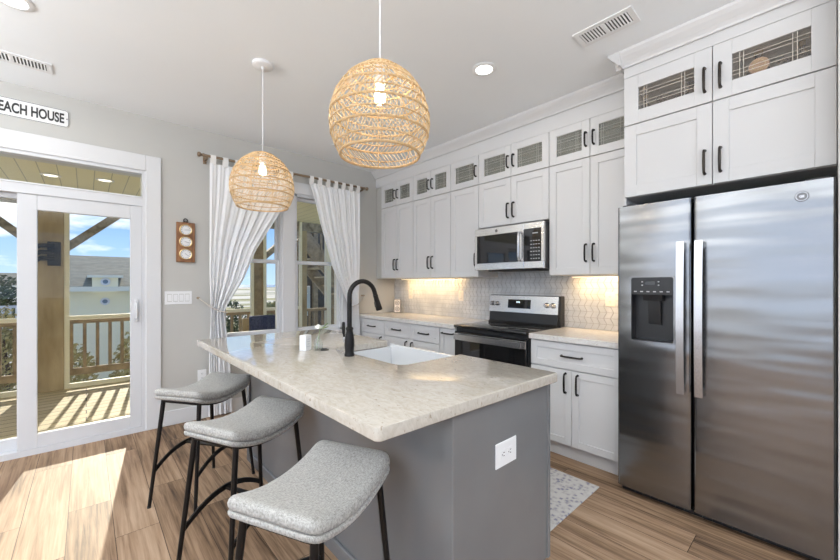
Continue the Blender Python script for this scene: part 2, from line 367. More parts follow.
# ------------------------------------------------------------ room shell
XW, YB, ZC = 3.20, 4.06, 2.79      # kitchen wall, back wall, ceiling
XL, YF = -4.0, -4.5
DX0, DX1, DZ1 = -1.16, 0.39, 2.30  # sliding door opening
WX0, WX1, WX2, WX3, WZ0, WZ1 = 1.0, 1.615, 1.755, 2.36, 0.735, 2.33
bm = B(); box(bm, XL, XW + 0.15, YF, YB + 0.1, -0.05, 0.0); struct('floor', bm, M_floor)
bm = B(); box(bm, XL - 0.15, XW + 0.15, YF - 0.15, YB + 0.15, ZC, ZC + 0.1); struct('ceiling', bm, M_ceil)
bm = B(); T = 0.14
for x0, x1, z0, z1 in ((XL, DX0, 0, ZC), (DX0, DX1, DZ1, ZC), (DX1, WX0, 0, ZC), (WX0, WX3, 0, WZ0), (WX0, WX3, WZ1, ZC), (WX1, WX2, WZ0, WZ1), (WX3, XW + 0.15, 0, ZC)):
    box(bm, x0, x1, YB, YB + T, z0, z1)
struct('wall_back', bm, M_wall)
bm = B(); box(bm, XW, XW + 0.15, -0.16, YB + T, 0, ZC); box(bm, XW, XW + 0.15, YF, -0.16, 0, ZC); struct('wall_right', bm, M_wall)
bm = B(); box(bm, 2.45, XW, -0.16, -0.037, 0, ZC); struct('wall_right_return', bm, M_wall)
bm = B()   # unseen wall, its opening invented and sized for the left fill panel
for y0, y1, z0, z1 in ((YF, -2.2, 0, ZC), (2.8, YB, 0, ZC), (-2.2, 2.8, 0, 0.45), (-2.2, 2.8, 2.55, ZC)): box(bm, XL - 0.12, XL, y0, y1, z0, z1)
struct('wall_left', bm, M_wall)
bm = B()  # unseen wall, opening invented to hold the front fill panel
for x0, x1, z0, z1 in ((XL, -2.9, 0, ZC), (2.5, XW, 0, ZC), (-2.9, 2.5, 0, 0.95), (-2.9, 2.5, 2.55, ZC)): box(bm, x0, x1, YF - 0.12, YF, z0, z1)
struct('wall_front', bm, M_wall)
# baseboards
bm = B()
for x0, x1 in ((0.50, XW), (XL, -1.27)): box(bm, x0, x1, YB - 0.015, YB, 0, 0.135, 0.004)
struct('baseboard_back', bm, M_trim)
# door casing
bm = B()
box(bm, DX1, 0.502, YB - 0.022, YB, 0, DZ1 + 0.14, 0.004); box(bm, DX0 - 0.112, DX0, YB - 0.022, YB, 0, DZ1 + 0.14, 0.004)
box(bm, DX0, DX1, YB - 0.022, YB, DZ1, DZ1 + 0.14, 0.004)
box(bm, DX0, DX1, YB - 0.027, YB - 0.02, DZ1, DZ1 + 0.02, 0.002)
struct('trim_1', bm, M_trim)
# sliding door with a transom
dr = thing('door_1', None, None, ((DX0 + DX1) / 2, YB + 0.05, 0), kind='structure')
bm = B()
FY0, FY1 = YB - 0.012, YB + T
box(bm, DX0, DX0 + 0.035, FY0, FY1, 0, DZ1); box(bm, DX1 - 0.025, DX1, FY0, FY1, 0, DZ1)
a_, b_ = DX0 + 0.035, DX1 - 0.025
box(bm, a_, b_, FY0, FY1, DZ1 - 0.03, DZ1); box(bm, a_, b_, FY0, FY1, 1.985, 2.055); box(bm, a_, b_, FY0, FY1, 0, 0.045)
box(bm, a_, b_, FY0 - 0.006, FY0 + 0.02, 2.055, 2.07, 0.003); box(bm, a_, b_, FY0 - 0.006, FY0 + 0.02, 2.271, 2.29, 0.003)
obj('frame', bm, M_vinyl, dr)
def leaf(name, x0, x1, gx0, gx1, gz0, gz1, y0, y1, z1):
    bm = B(); z0 = 0.045
    box(bm, x0, gx0, y0, y1, z0, z1, 0.003); box(bm, gx1, x1, y0, y1, z0, z1, 0.003)
    box(bm, gx0, gx1, y0, y1, z0, gz0, 0.003); box(bm, gx0, gx1, y0, y1, gz1, z1, 0.003)
    o = obj(name, bm, M_vinyl, dr)
    bm = B(); box(bm, gx0 - 0.004, gx1 + 0.004, (y0 + y1) / 2 - 0.003, (y0 + y1) / 2 + 0.003, gz0 - 0.004, gz1 + 0.004); obj('pane', bm, M_glass, o)
    return o
pl = leaf('sliding_panel', -0.385, 0.365, -0.279, 0.283, 0.15, 1.868, YB, YB + 0.045, 1.985)
leaf('fixed_panel', DX0 + 0.035, -0.345, DX0 + 0.14, -0.372, 0.135, 1.945, YB + 0.05, YB + 0.095, 1.985)
bm = B(); box(bm, 0.309, 0.339, YB - 0.012, YB + 0.002, 0.97, 1.17, 0.004)
tube(bm, [(0.324, YB, 1.0), (0.324, YB - 0.04, 1.005), (0.324, YB - 0.045, 1.07), (0.324, YB - 0.04, 1.135), (0.324, YB, 1.14)], 0.008, 8)
obj('door_handle', bm, M_vinyl, pl, True)
bm = B(); box(bm, DX0 + 0.03, DX1 - 0.02, YB + 0.05, YB + 0.056, 2.05, 2.275); obj('transom_pane', bm, M_glass, dr)
# twin windows
for k, (x0, x1) in enumerate(((WX0, WX1), (WX2, WX3))):
    w = thing('window_%d' % (k + 1), None, None, ((x0 + x1) / 2, YB + 0.05, WZ0), kind='structure')
    bm = B(); f = 0.025
    box(bm, x0, x0 + f, YB - 0.005, YB + T, WZ0, WZ1); box(bm, x1 - f, x1, YB - 0.005, YB + T, WZ0, WZ1)
    box(bm, x0, x1, YB - 0.005, YB + T, WZ0, WZ0 + 0.03); box(bm, x0, x1, YB - 0.005, YB + T, WZ1 - 0.03, WZ1)
    obj('frame', bm, M_vinyl, w)
    for nm, z0, z1, y0, gz0, gz1 in (('upper_sash', 1.535, WZ1 - 0.03, YB + 0.065, 1.57, 2.265), ('lower_sash', WZ0 + 0.03, 1.56, YB + 0.02, 0.80, 1.525)):
        bm = B(); a, b = x0 + f, x1 - f; g0, g1 = x0 + 0.05, x1 - 0.05
        box(bm, a, g0, y0, y0 + 0.04, z0, z1, 0.003); box(bm, g1, b, y0, y0 + 0.04, z0, z1, 0.003)
        box(bm, g0, g1, y0, y0 + 0.04, z0, gz0, 0.003); box(bm, g0, g1, y0, y0 + 0.04, gz1, z1, 0.003)
        s = obj(nm, bm, M_vinyl, w)
        bm = B(); box(bm, g0 - 0.004, g1 + 0.004, y0 + 0.017, y0 + 0.022, gz0 - 0.004, gz1 + 0.004); obj('pane', bm, M_glass, s)
bm = B(); c = 0.095
box(bm, WX0 - c, WX0, YB - 0.02, YB, WZ0 - 0.02, WZ1 + 0.13, 0.004); box(bm, WX3, WX3 + c, YB - 0.02, YB, WZ0 - 0.02, WZ1 + 0.13, 0.004)
box(bm, WX0, WX3, YB - 0.02, YB, WZ1, WZ1 + 0.13, 0.004); box(bm, WX1, WX2, YB - 0.02, YB, WZ0 - 0.02, WZ1, 0.004)
box(bm, WX0 - c, WX3 + c, YB - 0.02, YB, WZ0 - 0.12, WZ0 - 0.02, 0.004); box(bm, WX0 - c - 0.02, WX3 + c + 0.02, YB - 0.05, YB, WZ0 - 0.022, WZ0, 0.004)
struct('trim_2', bm, M_trim)

# ------------------------------------------------------------ crown and frieze above the cabinets
XU, XF = 2.87, 2.60          # fronts: ordinary uppers, deep cabinet over the refrigerator
bm = B()
box(bm, XU + 0.004, XW - 0.002, 0.89, 4.055, 2.577, 2.715); box(bm, XF + 0.004, XW - 0.002, -0.0365, 0.886, 2.638, 2.72)
def crown(bm, x, y0, y1, z0=2.70):
    prism(bm, [(x, z0), (x - 0.012, z0), (x - 0.016, z0 + 0.012), (x - 0.03, z0 + 0.03), (x - 0.055, z0 + 0.055), (x - 0.07, z0 + 0.075), (x - 0.075, ZC - 0.001), (x, ZC - 0.001)], 'Y', y0, y1)
crown(bm, XU, 0.89, 4.055); crown(bm, XF, -0.0365, 0.93)
prism(bm, [(0.886, 2.70), (0.898, 2.70), (0.902, 2.712), (0.916, 2.73), (0.941, 2.755), (0.956, 2.775), (0.961, ZC - 0.001), (0.886, ZC - 0.001)], 'X', XF - 0.075, XU)
struct('trim_3', bm, M_cab)

# ------------------------------------------------------------ backsplash: slanted rhombus tiles, rows leaning in turn
M_tile = mat('pearl_tile', (0.58, 0.59, 0.60), 0.18, coat=0.3); noisy(M_tile, (0.50, 0.51, 0.53), (0.63, 0.63, 0.63), nscale=7, detail=2)
M_grout = mat('pale_grout', (0.40, 0.39, 0.38), 0.8)
bs = thing('backsplash', 'pale grey slanted tile backsplash between worktop and wall cabinets', 'backsplash', (XW, 2.5, 0.9))
bm = B(); box(bm, XW - 0.004, XW - 0.0005, 0.0, YB - .0005, 0.915, 1.46); obj('grout', bm, M_grout, bs)
bm = B(); tw, th, lean, g = 0.054, 0.0495, 0.024, 0.0032
r = 0; z = 0.917
while z < 1.455:
    sg = 1 if r % 2 else -1; y = 0.30
    while y < YB - 0.06:
        zz = min(z + th - g * 1.2, 1.458)
        q = [(y + g, z), (y + tw - g, z), (y + tw - g + sg * lean * .5, (z + zz) / 2), (y + tw - g + sg * lean, zz), (y + g + sg * lean, zz), (y + g + sg * lean * .5, (z + zz) / 2)]
        if sg < 0: q = [(a + lean, b) for a, b in q]
        prism(bm, q, 'X', XW - 0.0085, XW - 0.003)
        y += tw
    z += th; r += 1
obj('tile_field', bm, M_tile, bs)

# ------------------------------------------------------------ cabinet builders (all face -X)
def pull(parent, x, y, z, L=0.13, horiz=False, m=None):
    bm = B(); h = L / 2
    pts = [(0, -h), (-0.022, -h * .96), (-0.028, -h * .80), (-0.030, 0), (-0.028, h * .80), (-0.022, h * .96), (0, h)]
    if horiz: P = [(x + a, y + b, z) for a, b in pts]
    else: P = [(x + a, y, z + b) for a, b in pts]
    tube(bm, P, [0.009, 0.0068, 0.0068, 0.0076, 0.0068, 0.0068, 0.009], 8)
    return obj('handle', bm, m or M_black, parent, True)
def shaker(name, parent, x, y0, y1, z0, z1, st=0.058, glass=False, gap=0.002, gm=None, mw_=0.0022, mm=None):
    """door or drawer front: rails and stiles round a recessed panel; x = front face"""
    y0 += gap; y1 -= gap; z0 += gap; z1 -= gap; bm = B(); t = 0.02
    box(bm, x, x + t, y0, y0 + st, z0, z1, 0.0015); box(bm, x, x + t, y1 - st, y1, z0, z1, 0.0015)
    box(bm, x, x + t, y0 + st, y1 - st, z0, z0 + st, 0.0015); box(bm, x, x + t, y0 + st, y1 - st, z1 - st, z1, 0.0015)
    if not glass: box(bm, x + 0.009, x + t - 0.002, y0 + st - 0.002, y1 - st + 0.002, z0 + st - 0.002, z1 - st + 0.002)
    d = obj(name, bm, M_cab, parent)
    if glass:
        a0, a1, b0, b1 = y0 + st, y1 - st, z0 + st, z1 - st
        bm = B(); box(bm, x + 0.011, x + 0.014, a0 - .002, a1 + .002, b0 - .002, b1 + .002); obj('pane', bm, gm or M_cabglass, d)
        bm = B(); w = mw_; dy, dz = (a1 - a0) * 0.16, (b1 - b0) * 0.20
        for k in (a0 + dy, a1 - dy): box(bm, x + 0.008, x + 0.011, k - w, k + w, b0, b1); box(bm, x + 0.008, x + 0.011, k - w + .016, k + w + .016, b0, b1)
        for k in (b0 + dz, b0 + dz * 1.7, b1 - dz, b1 - dz * 1.7): box(bm, x + 0.0075, x + 0.0105, a0, a1, k - w, k + w)
        obj('muntin', bm, mm or M_almond, d)
    return d
def carcass(parent, x, y0, y1, z0, z1, hollow=False, m=None, inner=None):
    bm = B(); t = 0.018; x1 = XW - 0.012
    if hollow:
        box(bm, x, x1, y0, y0 + t, z0, z1); box(bm, x, x1, y1 - t, y1, z0, z1); box(bm, x, x1, y0 + t, y1 - t, z0, z0 + t); box(bm, x, x1, y0 + t, y1 - t, z1 - t, z1)
        box(bm, x1 - 0.008, x1, y0 + t, y1 - t, z0 + t, z1 - t)
        return obj('body', bm, inner or M_cab, parent)
    box(bm, x, x1, y0, y1, z0, z1); return obj('body', bm, m or M_cab, parent)

uppers = [  # y0, y1, number of doors, label tall, label glass
    (3.289, 3.921, 2, 'white two-door wall cabinet in the corner beside the curtain', 'glass-front top cabinet in the corner beside the curtain'),
    (2.682, 3.287, 2, 'white two-door wall cabinet second from the curtained corner', 'glass-front two-door top cabinet second from the curtained corner'),
    (2.305, 2.680, 1, 'single-door white wall cabinet directly beside the microwave', 'glass-front top cabinet with a single door'),
    (1.558, 2.303, 2, 'short white two-door cabinet directly above the microwave', 'glass-front top cabinet above the microwave, reflecting a ceiling light'),
    (0.889, 1.556, 2, 'tall white wall cabinet between the microwave and the refrigerator', 'glass-front top cabinet nearest the refrigerator'),
]
for k, (y0, y1, n, la, lb) in enumerate(uppers):
    z0 = 1.845 if k == 3 else 1.372
    c = thing('wall_cabinet', la, 'cabinet', (XU + 0.02, (y0 + y1) / 2, z0), group='white wall cabinets')
    carcass(c, XU + 0.022, y0, y1, z0, 2.279)
    gcab = thing('glass_cabinet', lb, 'cabinet', (XU + 0.02, (y0 + y1) / 2, 2.282), group='glass-front top cabinets')
    carcass(gcab, XU + 0.022, y0, y1, 2.282, 2.576, True, inner=M_cabin)
    mid = (y0 + y1) / 2 if k != 4 else 1.219
    if k == 0:
        bm = B(); box(bm, XU + .022, XU + .04, 3.9215, 4.058, 1.372, 2.279); obj('filler_strip', bm, M_wall, c)
        bm = B(); box(bm, XU + .022, XU + .04, 3.9215, 4.058, 2.282, 2.576); obj('filler_strip', bm, M_wall, gcab)
    spans = [(y0, y1)] if n == 1 else [(y0, mid), (mid, y1)]
    for i, (a, b) in enumerate(spans):
        d = shaker('door', c, XU, a, b, z0, 2.279)
        hy = (a + 0.03) if (n == 1 or i == 1) else (b - 0.03)
        pull(d, XU, hy, z0 + (0.17 if k != 3 else 0.13))
        d = shaker('door', gcab, XU, a, b, 2.282, 2.576, glass=True, st=0.062, gm=M_seeded, mw_=0.0011, mm=M_lead)
        pull(d, XU, hy, 2.282 + 0.14, L=0.105)
# deep cabinets over the refrigerator
FY0_, FYM, FY1_ = -0.0365, 0.427, 0.886
c = thing('wall_cabinet', 'deep white two-door cabinet directly above the refrigerator', 'cabinet', (XF + 0.02, 0.42, 1.86), group='white wall cabinets')
carcass(c, XF + 0.022, FY0_, FY1_, 1.86, 2.322)
gcab = thing('glass_cabinet', 'wide glass-front cabinet holding bottles and a round board, above the refrigerator', 'cabinet', (XF + 0.02, 0.42, 2.325), group='glass-front top cabinets')
carcass(gcab, XF + 0.022, FY0_, FY1_, 2.325, 2.636, True, inner=M_cabin)
for i, (a, b) in enumerate(((FY0_, FYM), (FYM, FY1_))):
    hy = b - 0.035 if i == 0 else a + 0.035
    d = shaker('door', c, XF, a, b, 1.86, 2.322, st=0.07); pull(d, XF, hy, 1.99, m=M_bronze)
    d = shaker('door', gcab, XF, a, b, 2.325, 2.636, st=0.082, glass=True, mw_=0.0011); pull(d, XF, hy, 2.455, m=M_bronze)
bm = B(); box(bm, XF + 0.01, XW - 0.012, 0.8745, 0.8885, 0.0, 1.858); obj('refrigerator_side_panel', bm, M_cab, label='white panel standing against the left side of the refrigerator', cat='panel')

# things shown behind the glass over the refrigerator
M_woodl = noisy(mat('light_wood', (0.62, 0.36, 0.2), 0.5), (0.5, 0.28, 0.15), (0.72, 0.45, 0.27), scale=(1, 1, 6), nscale=9)
M_wick = noisy(mat('dark_wicker', (0.06, 0.045, 0.035), 0.6), (0.03, 0.022, 0.018), (0.12, 0.09, 0.07), nscale=70)
M_green = m_glass('green_bottle_glass', (0.25, 0.28, 0.22), 0.0, 1.5)
M_brass = mat('brass', (0.70, 0.52, 0.26), 0.3, 1.0)
ZS = 2.344
t = thing('round_board', 'round pale wooden plaque on a small stand behind the glass above the refrigerator', 'plaque', (2.66, 0.24, ZS))
bm = B(); lathe(bm, [(0, -0.006), (0.040, -0.006), (0.043, 0), (0.040, 0.006), (0, 0.006)], (2.66, 0.24, 2.466), 28, 'X'); obj('disc', bm, M_woodl, t, True)
bm = B(); lathe(bm, [(0.024, -0.0085), (0.028, -0.0085), (0.028, -0.006), (0.024, -0.006)], (2.66, 0.24, 2.466), 24, 'X'); obj('inlaid_ring', bm, M_brass, t)
bm = B(); lathe(bm, [(0, 0), (.030, 0), (.030, .006), (.008, .012), (.006, .05), (.012, .075), (.012, .082), (0, .082)], (2.66, 0.24, ZS), 16); obj('stand', bm, M_wick, t, True)
def bottle(y, x, h, r, m, label, cap):
    t = thing('bottle', label, 'bottle', (x, y, ZS), group='bottles behind the glass above the refrigerator')
    bm = B(); lathe(bm, [(0, 0), (r, 0.003), (r, h * .55), (r * .8, h * .66), (r * .33, h * .76), (r * .3, h * .9), (0, h * .9)], (x, y, ZS), 18); obj('bottle_body', bm, m, t, True)
    bm = B(); lathe(bm, [(0, 0), (r * .42, 0), (r * .42, h * .1), (0, h * .1)], (x, y, ZS + h * .9), 14); obj('cap', bm, cap, t, True)
M_brown = mat('dark_bottle', (.055, .045, .04), .25)
bottle(0.255, 2.79, 0.262, 0.05, M_brown, 'dark squat bottle standing behind the round wooden plaque', M_brass)
bottle(0.085, 2.86, 0.264, 0.034, M_brown, 'dark bottle with brass cap at the right end of the glass cabinet', M_brass)
bottle(0.80, 2.74, 0.20, 0.034, M_brown, 'dark bottle at the left end of the glass cabinet', M_brass)
bottle(0.575, 2.84, 0.235, 0.045, M_brown, 'dark bottle standing behind the left wicker basket in the glass cabinet', M_brown)
def basket(y, x, w, d, h, label):
    t = thing('basket', label, 'basket', (x, y, ZS), group='wicker baskets behind the glass')
    bm = B()
    for k in range(int(h / 0.009)):
        f = 0.85 + 0.15 * k / (h / 0.009)
        pts = [(x + d / 2 * f * math.cos(a), y + w / 2 * f * math.sin(a), ZS + 0.005 + k * 0.009) for a in [2 * PI * j / 28 for j in range(28)]]
        tube(bm, pts, 0.0052, 5, closed=True)
    bmesh.ops.create_circle(bm, cap_ends=True, segments=20, radius=d / 2 * .8, matrix=Matrix.Translation((x, y, ZS + 0.004)))
    obj('woven_body', bm, M_wick, t, True)
    for s in (-1, 1):
        bm = B(); tube(bm, [(x, y + s * (w / 2 - .005), ZS + h), (x, y + s * (w / 2 + .008), ZS + h + .02), (x, y + s * (w / 2 - .012), ZS + h + .034), (x, y + s * (w / 2 - .03), ZS + h + .012)], 0.004, 6)
        obj('handle', bm, M_wick, t, True)
basket(0.10, 2.70, 0.12, 0.12, 0.105, 'dark wicker basket on the right behind the glass above refrigerator')
basket(0.645, 2.70, 0.15, 0.11, 0.12, 'dark wicker basket with handles on the left behind the glass above refrigerator')

# base cabinets
XB = 2.60
def base(y0, y1, label, fronts):
    c = thing('base_cabinet', label, 'cabinet', (XB + 0.02, (y0 + y1) / 2, 0), group='white base cabinets')
    carcass(c, XB + 0.022, y0, y1, 0.115, 0.873)
    bm = B(); box(bm, XB + 0.075, XB + 0.095, y0, y1, 0, 0.115); obj('toe_kick', bm, M_cab, c)
    for kind, a, b, z0, z1, hy, hz, hor in fronts:
        d = shaker(kind, c, XB, a, b, z0, z1, st=0.05); pull(d, XB, hy, hz, 0.15 if hor else 0.14, hor)
base(0.89, 1.568, 'white base cabinet with a drawer between the range and refrigerator', [
    ('drawer', 0.895, 1.566, 0.675, 0.868, 1.235, 0.772, True), ('door', 0.895, 1.235, 0.12, 0.672, 1.19, 0.575, False), ('door', 1.235, 1.566, 0.12, 0.672, 1.28, 0.575, False)])
base(2.352, 2.575, 'narrow white base cabinet left of the range', [('door', 2.354, 2.573, 0.12, 0.868, 2.464, 0.82, True)])
base(2.577, 3.495, 'wide white base cabinet with two drawers side by side', [
    ('drawer', 2.579, 3.036, 0.70, 0.868, 2.81, 0.785, True), ('drawer', 3.036, 3.493, 0.70, 0.868, 3.265, 0.785, True),
    ('door', 2.579, 3.036, 0.12, 0.697, 2.99, 0.60, False), ('door', 3.036, 3.493, 0.12, 0.697, 3.082, 0.60, False)])
base(3.497, 4.055, 'white base cabinet with a single drawer at the curtained corner', [
    ('drawer', 3.499, 4.0, 0.70, 0.868, 3.75, 0.785, True), ('door', 3.499, 4.0, 0.12, 0.697, 3.55, 0.60, False)])
def worktop(y0, y1, label):
    bm = B(); box(bm, 2.575, XW - 0.009, y0, y1, 0.874, 0.915, 0.004, 2); obj('worktop', bm, M_quartz2, label=label, cat='worktop')
worktop(2.350, 4.058, 'long pale quartz worktop left of the range')
worktop(0.888, 1.570, 'short pale quartz worktop between range and refrigerator')

# under-cabinet strip lights
for y0, y1, la, en in ((2.80, 3.75, 'slim strip light under the corner wall cabinets', 2.8), (0.95, 1.46, 'slim strip light under the cabinet beside the refrigerator', 1.9)):
    t = thing('under_cabinet_light', la, 'light', (3.08, (y0 + y1) / 2, 1.358))
    bm = B(); box(bm, 3.06, 3.10, y0, y1, 1.360, 1.3715, 0.002); obj('housing', bm, M_plate, t)
    bm = B(); box(bm, 3.066, 3.094, y0 + .01, y1 - .01, 1.357, 1.360); obj('diffuser', bm, mat('warm_diffuser', (1, 0.9, 0.7), 0.5, emit=(1.0, 0.74, 0.42), estr=2.0), t)
    light('under_cabinet_glow', 'AREA', (3.08, (y0 + y1) / 2, 1.353), en, (1.0, 0.68, 0.33), aim=(0.35, 0, -1), size=y1 - y0 - .04, size_y=0.03)

# ------------------------------------------------------------ microwave
mw = thing('microwave', 'stainless over-the-range microwave below the short wall cabinet', 'microwave', (2.80, 1.92, 1.43))
MX, m0, m1, mz0, mz1 = 2.785, 1.560, 2.283, 1.432, 1.822
bm = B(); box(bm, MX + 0.03, XW - 0.012, m0, m1, mz0, mz1, 0.004); obj('body', bm, M_blackpl, mw)
bm = B(); box(bm, 2.84, 3.1, m0 + .12, m1 - .12, mz0 - 0.012, mz0, 0.003); obj('grease_filter', bm, M_slot, mw)
bm = B(); seam = 1.745
# door: stainless rim round a black window
wy0, wy1, wz0, wz1 = 1.80, 2.255, 1.495, 1.755
box(bm, MX, MX + 0.03, seam + .001, m1, wz1, mz1, 0.003); box(bm, MX, MX + 0.03, seam + .001, m1, mz0, wz0, 0.003)
box(bm, MX, MX + 0.03, seam + .001, wy0, wz0, wz1); box(bm, MX, MX + 0.03, wy1, m1, wz0, wz1)
d = obj('door', bm, M_steelb, mw)
bm = B(); box(bm, MX + 0.003, MX + 0.025, wy0, wy1, wz0, wz1); w = obj('window', bm, M_blackgl, d)
bm = B(); pr = [(MX - .0, 1.505), (MX - 0.03, 1.51), (MX - 0.036, 1.54), (MX - 0.036, 1.71), (MX - 0.03, 1.742), (MX, 1.748)]
tube(bm, [(a, 1.775, b) for a, b in pr], 0.011, 10); obj('handle', bm, M_steelh, d, True)
bm = B(); lathe(bm, [(0, -.002), (.014, -.002), (.0145, 0), (0, 0)], (MX, 2.03, 1.788), 20, 'X'); obj('emblem', bm, MATS['emblem_dark'], d, True)
bm = B(); box(bm, MX, MX + 0.03, m0, seam - .001, wz1 + .012, mz1, 0.003); box(bm, MX, MX + 0.03, m0, seam - .001, mz0, wz0 - .002, 0.003); box(bm, MX, MX + 0.03, m0, m0 + 0.02, wz0 - .002, wz1 + .012)
cp = obj('control_surround', bm, M_steelb, mw)
bm = B(); box(bm, MX - 0.001, MX + 0.025, m0 + 0.02, seam - 0.001, wz0 - .002, wz1 + .012); cpan = obj('control_panel', bm, M_blackgl, mw)
M_mark = mat('pale_marking', (0.5, 0.5, 0.5), 0.6)
bm = B()
for i in range(4):
    for j in range(7):
        yy, zz = 1.60 + i * 0.024, 1.515 + j * 0.03
        if j == 6: continue
        box(bm, MX - 0.0025, MX - 0.0005, yy - .006, yy + .006, zz - .003, zz + .003)
box(bm, MX - 0.0025, MX - 0.0005, 1.61, 1.66, 1.725, 1.733)
obj('keypad_marking', bm, M_mark, cpan)

# ------------------------------------------------------------ range
rg = thing('range', 'stainless and black electric range between the base cabinets', 'range', (2.58, 1.96, 0))
y0, y1 = 1.577, 2.343
bm = B(); box(bm, 2.59, XW - 0.01, y0, y1, 0.09, 0.895, 0.002); box(bm, 2.66, XW - 0.05, y0 + .02, y1 - .02, 0.0, 0.09); obj('body', bm, M_blackpl, rg)
bm = B(); box(bm, 2.548, 3.12, y0 - 0.001, y1 + 0.001, 0.896, 0.921, 0.006, 2); obj('cooktop', bm, M_blackgl, rg, True)
M_burner = mat('burner_ring', (0.10, 0.10, 0.10), 0.2)
for bx, by, br in ((2.72, 1.76, .10), (2.72, 2.15, .085), (2.98, 1.76, .075), (2.98, 2.15, .095)):
    bm = B(); lathe(bm, [(br - .003, 0), (br, 0), (br, .0006), (br - .003, .0006)], (bx, by, 0.9212), 32); obj('burner', bm, M_burner, rg)
bm = B()  # oven door
box(bm, 2.556, 2.588, y0 + .006, y1 - .006, 0.30, 0.862, 0.004); od = obj('oven_door', bm, M_blackgl, rg)
bm = B(); box(bm, 2.552, 2.557, y0 + .006, y1 - .006, 0.785, 0.845, 0.002)
obj('door_trim', bm, M_steelb, od)
bm = B(); bar(bm, (2.52, y0 + .03, 0.815), (2.52, y1 - .03, 0.815), 0.016, 0.05); box(bm, 2.52, 2.556, y0 + .04, y0 + .06, .80, .83); box(bm, 2.52, 2.556, y1 - .06, y1 - .04, .80, .83)
bmesh.ops.bevel(bm, geom=bm.edges[:], offset=.004, segments=2, affect='EDGES'); obj('handle', bm, M_steelh, od)
bm = B(); box(bm, 2.560, 2.588, y0 + .006, y1 - .006, 0.10, 0.292, 0.004); obj('storage_drawer', bm, M_steelb, rg)
# backguard
bm = B(); box(bm, 3.115, XW - 0.012, y0, y1, 0.92, 1.19, 0.004); prism(bm, [(3.07, 0.921), (3.115, 0.921), (3.115, 1.03), (3.10, 1.03), (3.09, 0.935)], 'Y', y0 + .02, y1 - .005); obj('backguard', bm, M_blackpl, rg)
bm = B(); prism(bm, [(3.085, 1.025), (3.115, 1.02), (3.115, 1.185), (3.105, 1.185)], 'Y', y0 + .015, y1 - .004); cpn = obj('control_panel', bm, M_steelb, rg)
def cpx(z): return 3.085 + (z - 1.025) / 0.16 * 0.02
bm = B(); prism(bm, [(cpx(1.065) - .002, 1.065), (cpx(1.065) + .004, 1.065), (cpx(1.15) + .004, 1.15), (cpx(1.15) - .002, 1.15)], 'Y', 1.865, 2.115); dp = obj('display', bm, M_blackgl, cpn)
bm = B()
for yy in (1.985, 1.999, 2.013): box(bm, cpx(1.125) - .004, cpx(1.125) - .001, yy - .004, yy + .004, 1.118, 1.132)
obj('clock_digit', bm, mat('lit_digit', (0.6, 0.7, 0.75), 0.5, emit=(0.7, 0.85, 0.9), estr=1.0), dp)
for yy in (2.30, 2.245, 1.70, 1.64):
    bm = B(); lathe(bm, [(0.024, 0), (0.024, -.006), (0.020, -.010), (0.018, -.030), (0.015, -.034), (0, -.034)], (cpx(1.105), yy, 1.105), 20, 'X')
    box(bm, cpx(1.105) - .039, cpx(1.105) - .030, yy - .004, yy + .004, 1.088, 1.122, .001); obj('knob', bm, M_steelh, cpn, True)

# ------------------------------------------------------------ refrigerator
fr = thing('refrigerator', 'stainless side-by-side refrigerator with a black water dispenser', 'refrigerator', (2.50, 0.42, 0))
FX = 2.472; f0, fm, f1 = -0.035, 0.494, 0.880
bm = B(); box(bm, FX + 0.085, XW - 0.03, f0 + .004, f1 - .006, 0.03, 1.765, 0.004); obj('case', bm, mat('dark_case', (0.035, 0.035, 0.036), 0.45), fr)
bm = B(); box(bm, FX + 0.05, FX + 0.09, f0 + .01, f1 - .01, 0.006, 0.038, 0.003)
for k in range(20): box(bm, FX + 0.046, FX + 0.051, f0 + .03 + k * .042, f0 + .055 + k * .042, 0.012, 0.034)
obj('toe_grille', bm, M_blackpl, fr)
for ya in (f1 - .10, f0 + .02):
    bm = B(); box(bm, FX + 0.03, FX + 0.12, ya, ya + .08, 1.778, 1.792, .004); obj('hinge_cover', bm, M_blackpl, fr)
def fdoor(y0, y1, hole=None):
    """door slab with softly rounded vertical edges, optional rectangular hole"""
    bm = B(); z0, z1 = 0.048, 1.778; xb = FX + 0.075
    n = 7; R = 0.016; ys = [(y0, FX + R)]
    prof = [(xb, y0)] + [(FX + R - R * math.sin(a), y0 + R - R * math.cos(a)) for a in [PI / 2 * k / n for k in range(n + 1)]]
    prof += [(FX + R - R * math.cos(a), y1 - R + R * math.sin(a)) for a in [PI / 2 * k / n for k in range(n + 1)]] + [(xb, y1)]
    if not hole:
        prism(bm, prof, 'Z', z0, z1)
    else:
        a, b, c, d_ = hole
        prism(bm, prof, 'Z', z0, c); prism(bm, prof, 'Z', d_, z1)
        pl_ = [p for p in prof if p[1] < y0 + 0.03] + [(FX, a), (xb, a)]; prism(bm, pl_, 'Z', c, d_)
        pr_ = [(xb, b), (FX, b)] + [p for p in prof if p[1] > y1 - 0.03]; prism(bm, pr_, 'Z', c, d_)
        bmesh.ops.remove_doubles(bm, verts=bm.verts, dist=1e-5)
    return bm
HL = (0.578, 0.802, 0.958, 1.342)
ld = obj('freezer_door', fdoor(fm + .004, f1, HL), M_steel, fr, True)
rd = obj('fresh_food_door', fdoor(f0, fm - .004), M_steel, fr, True)
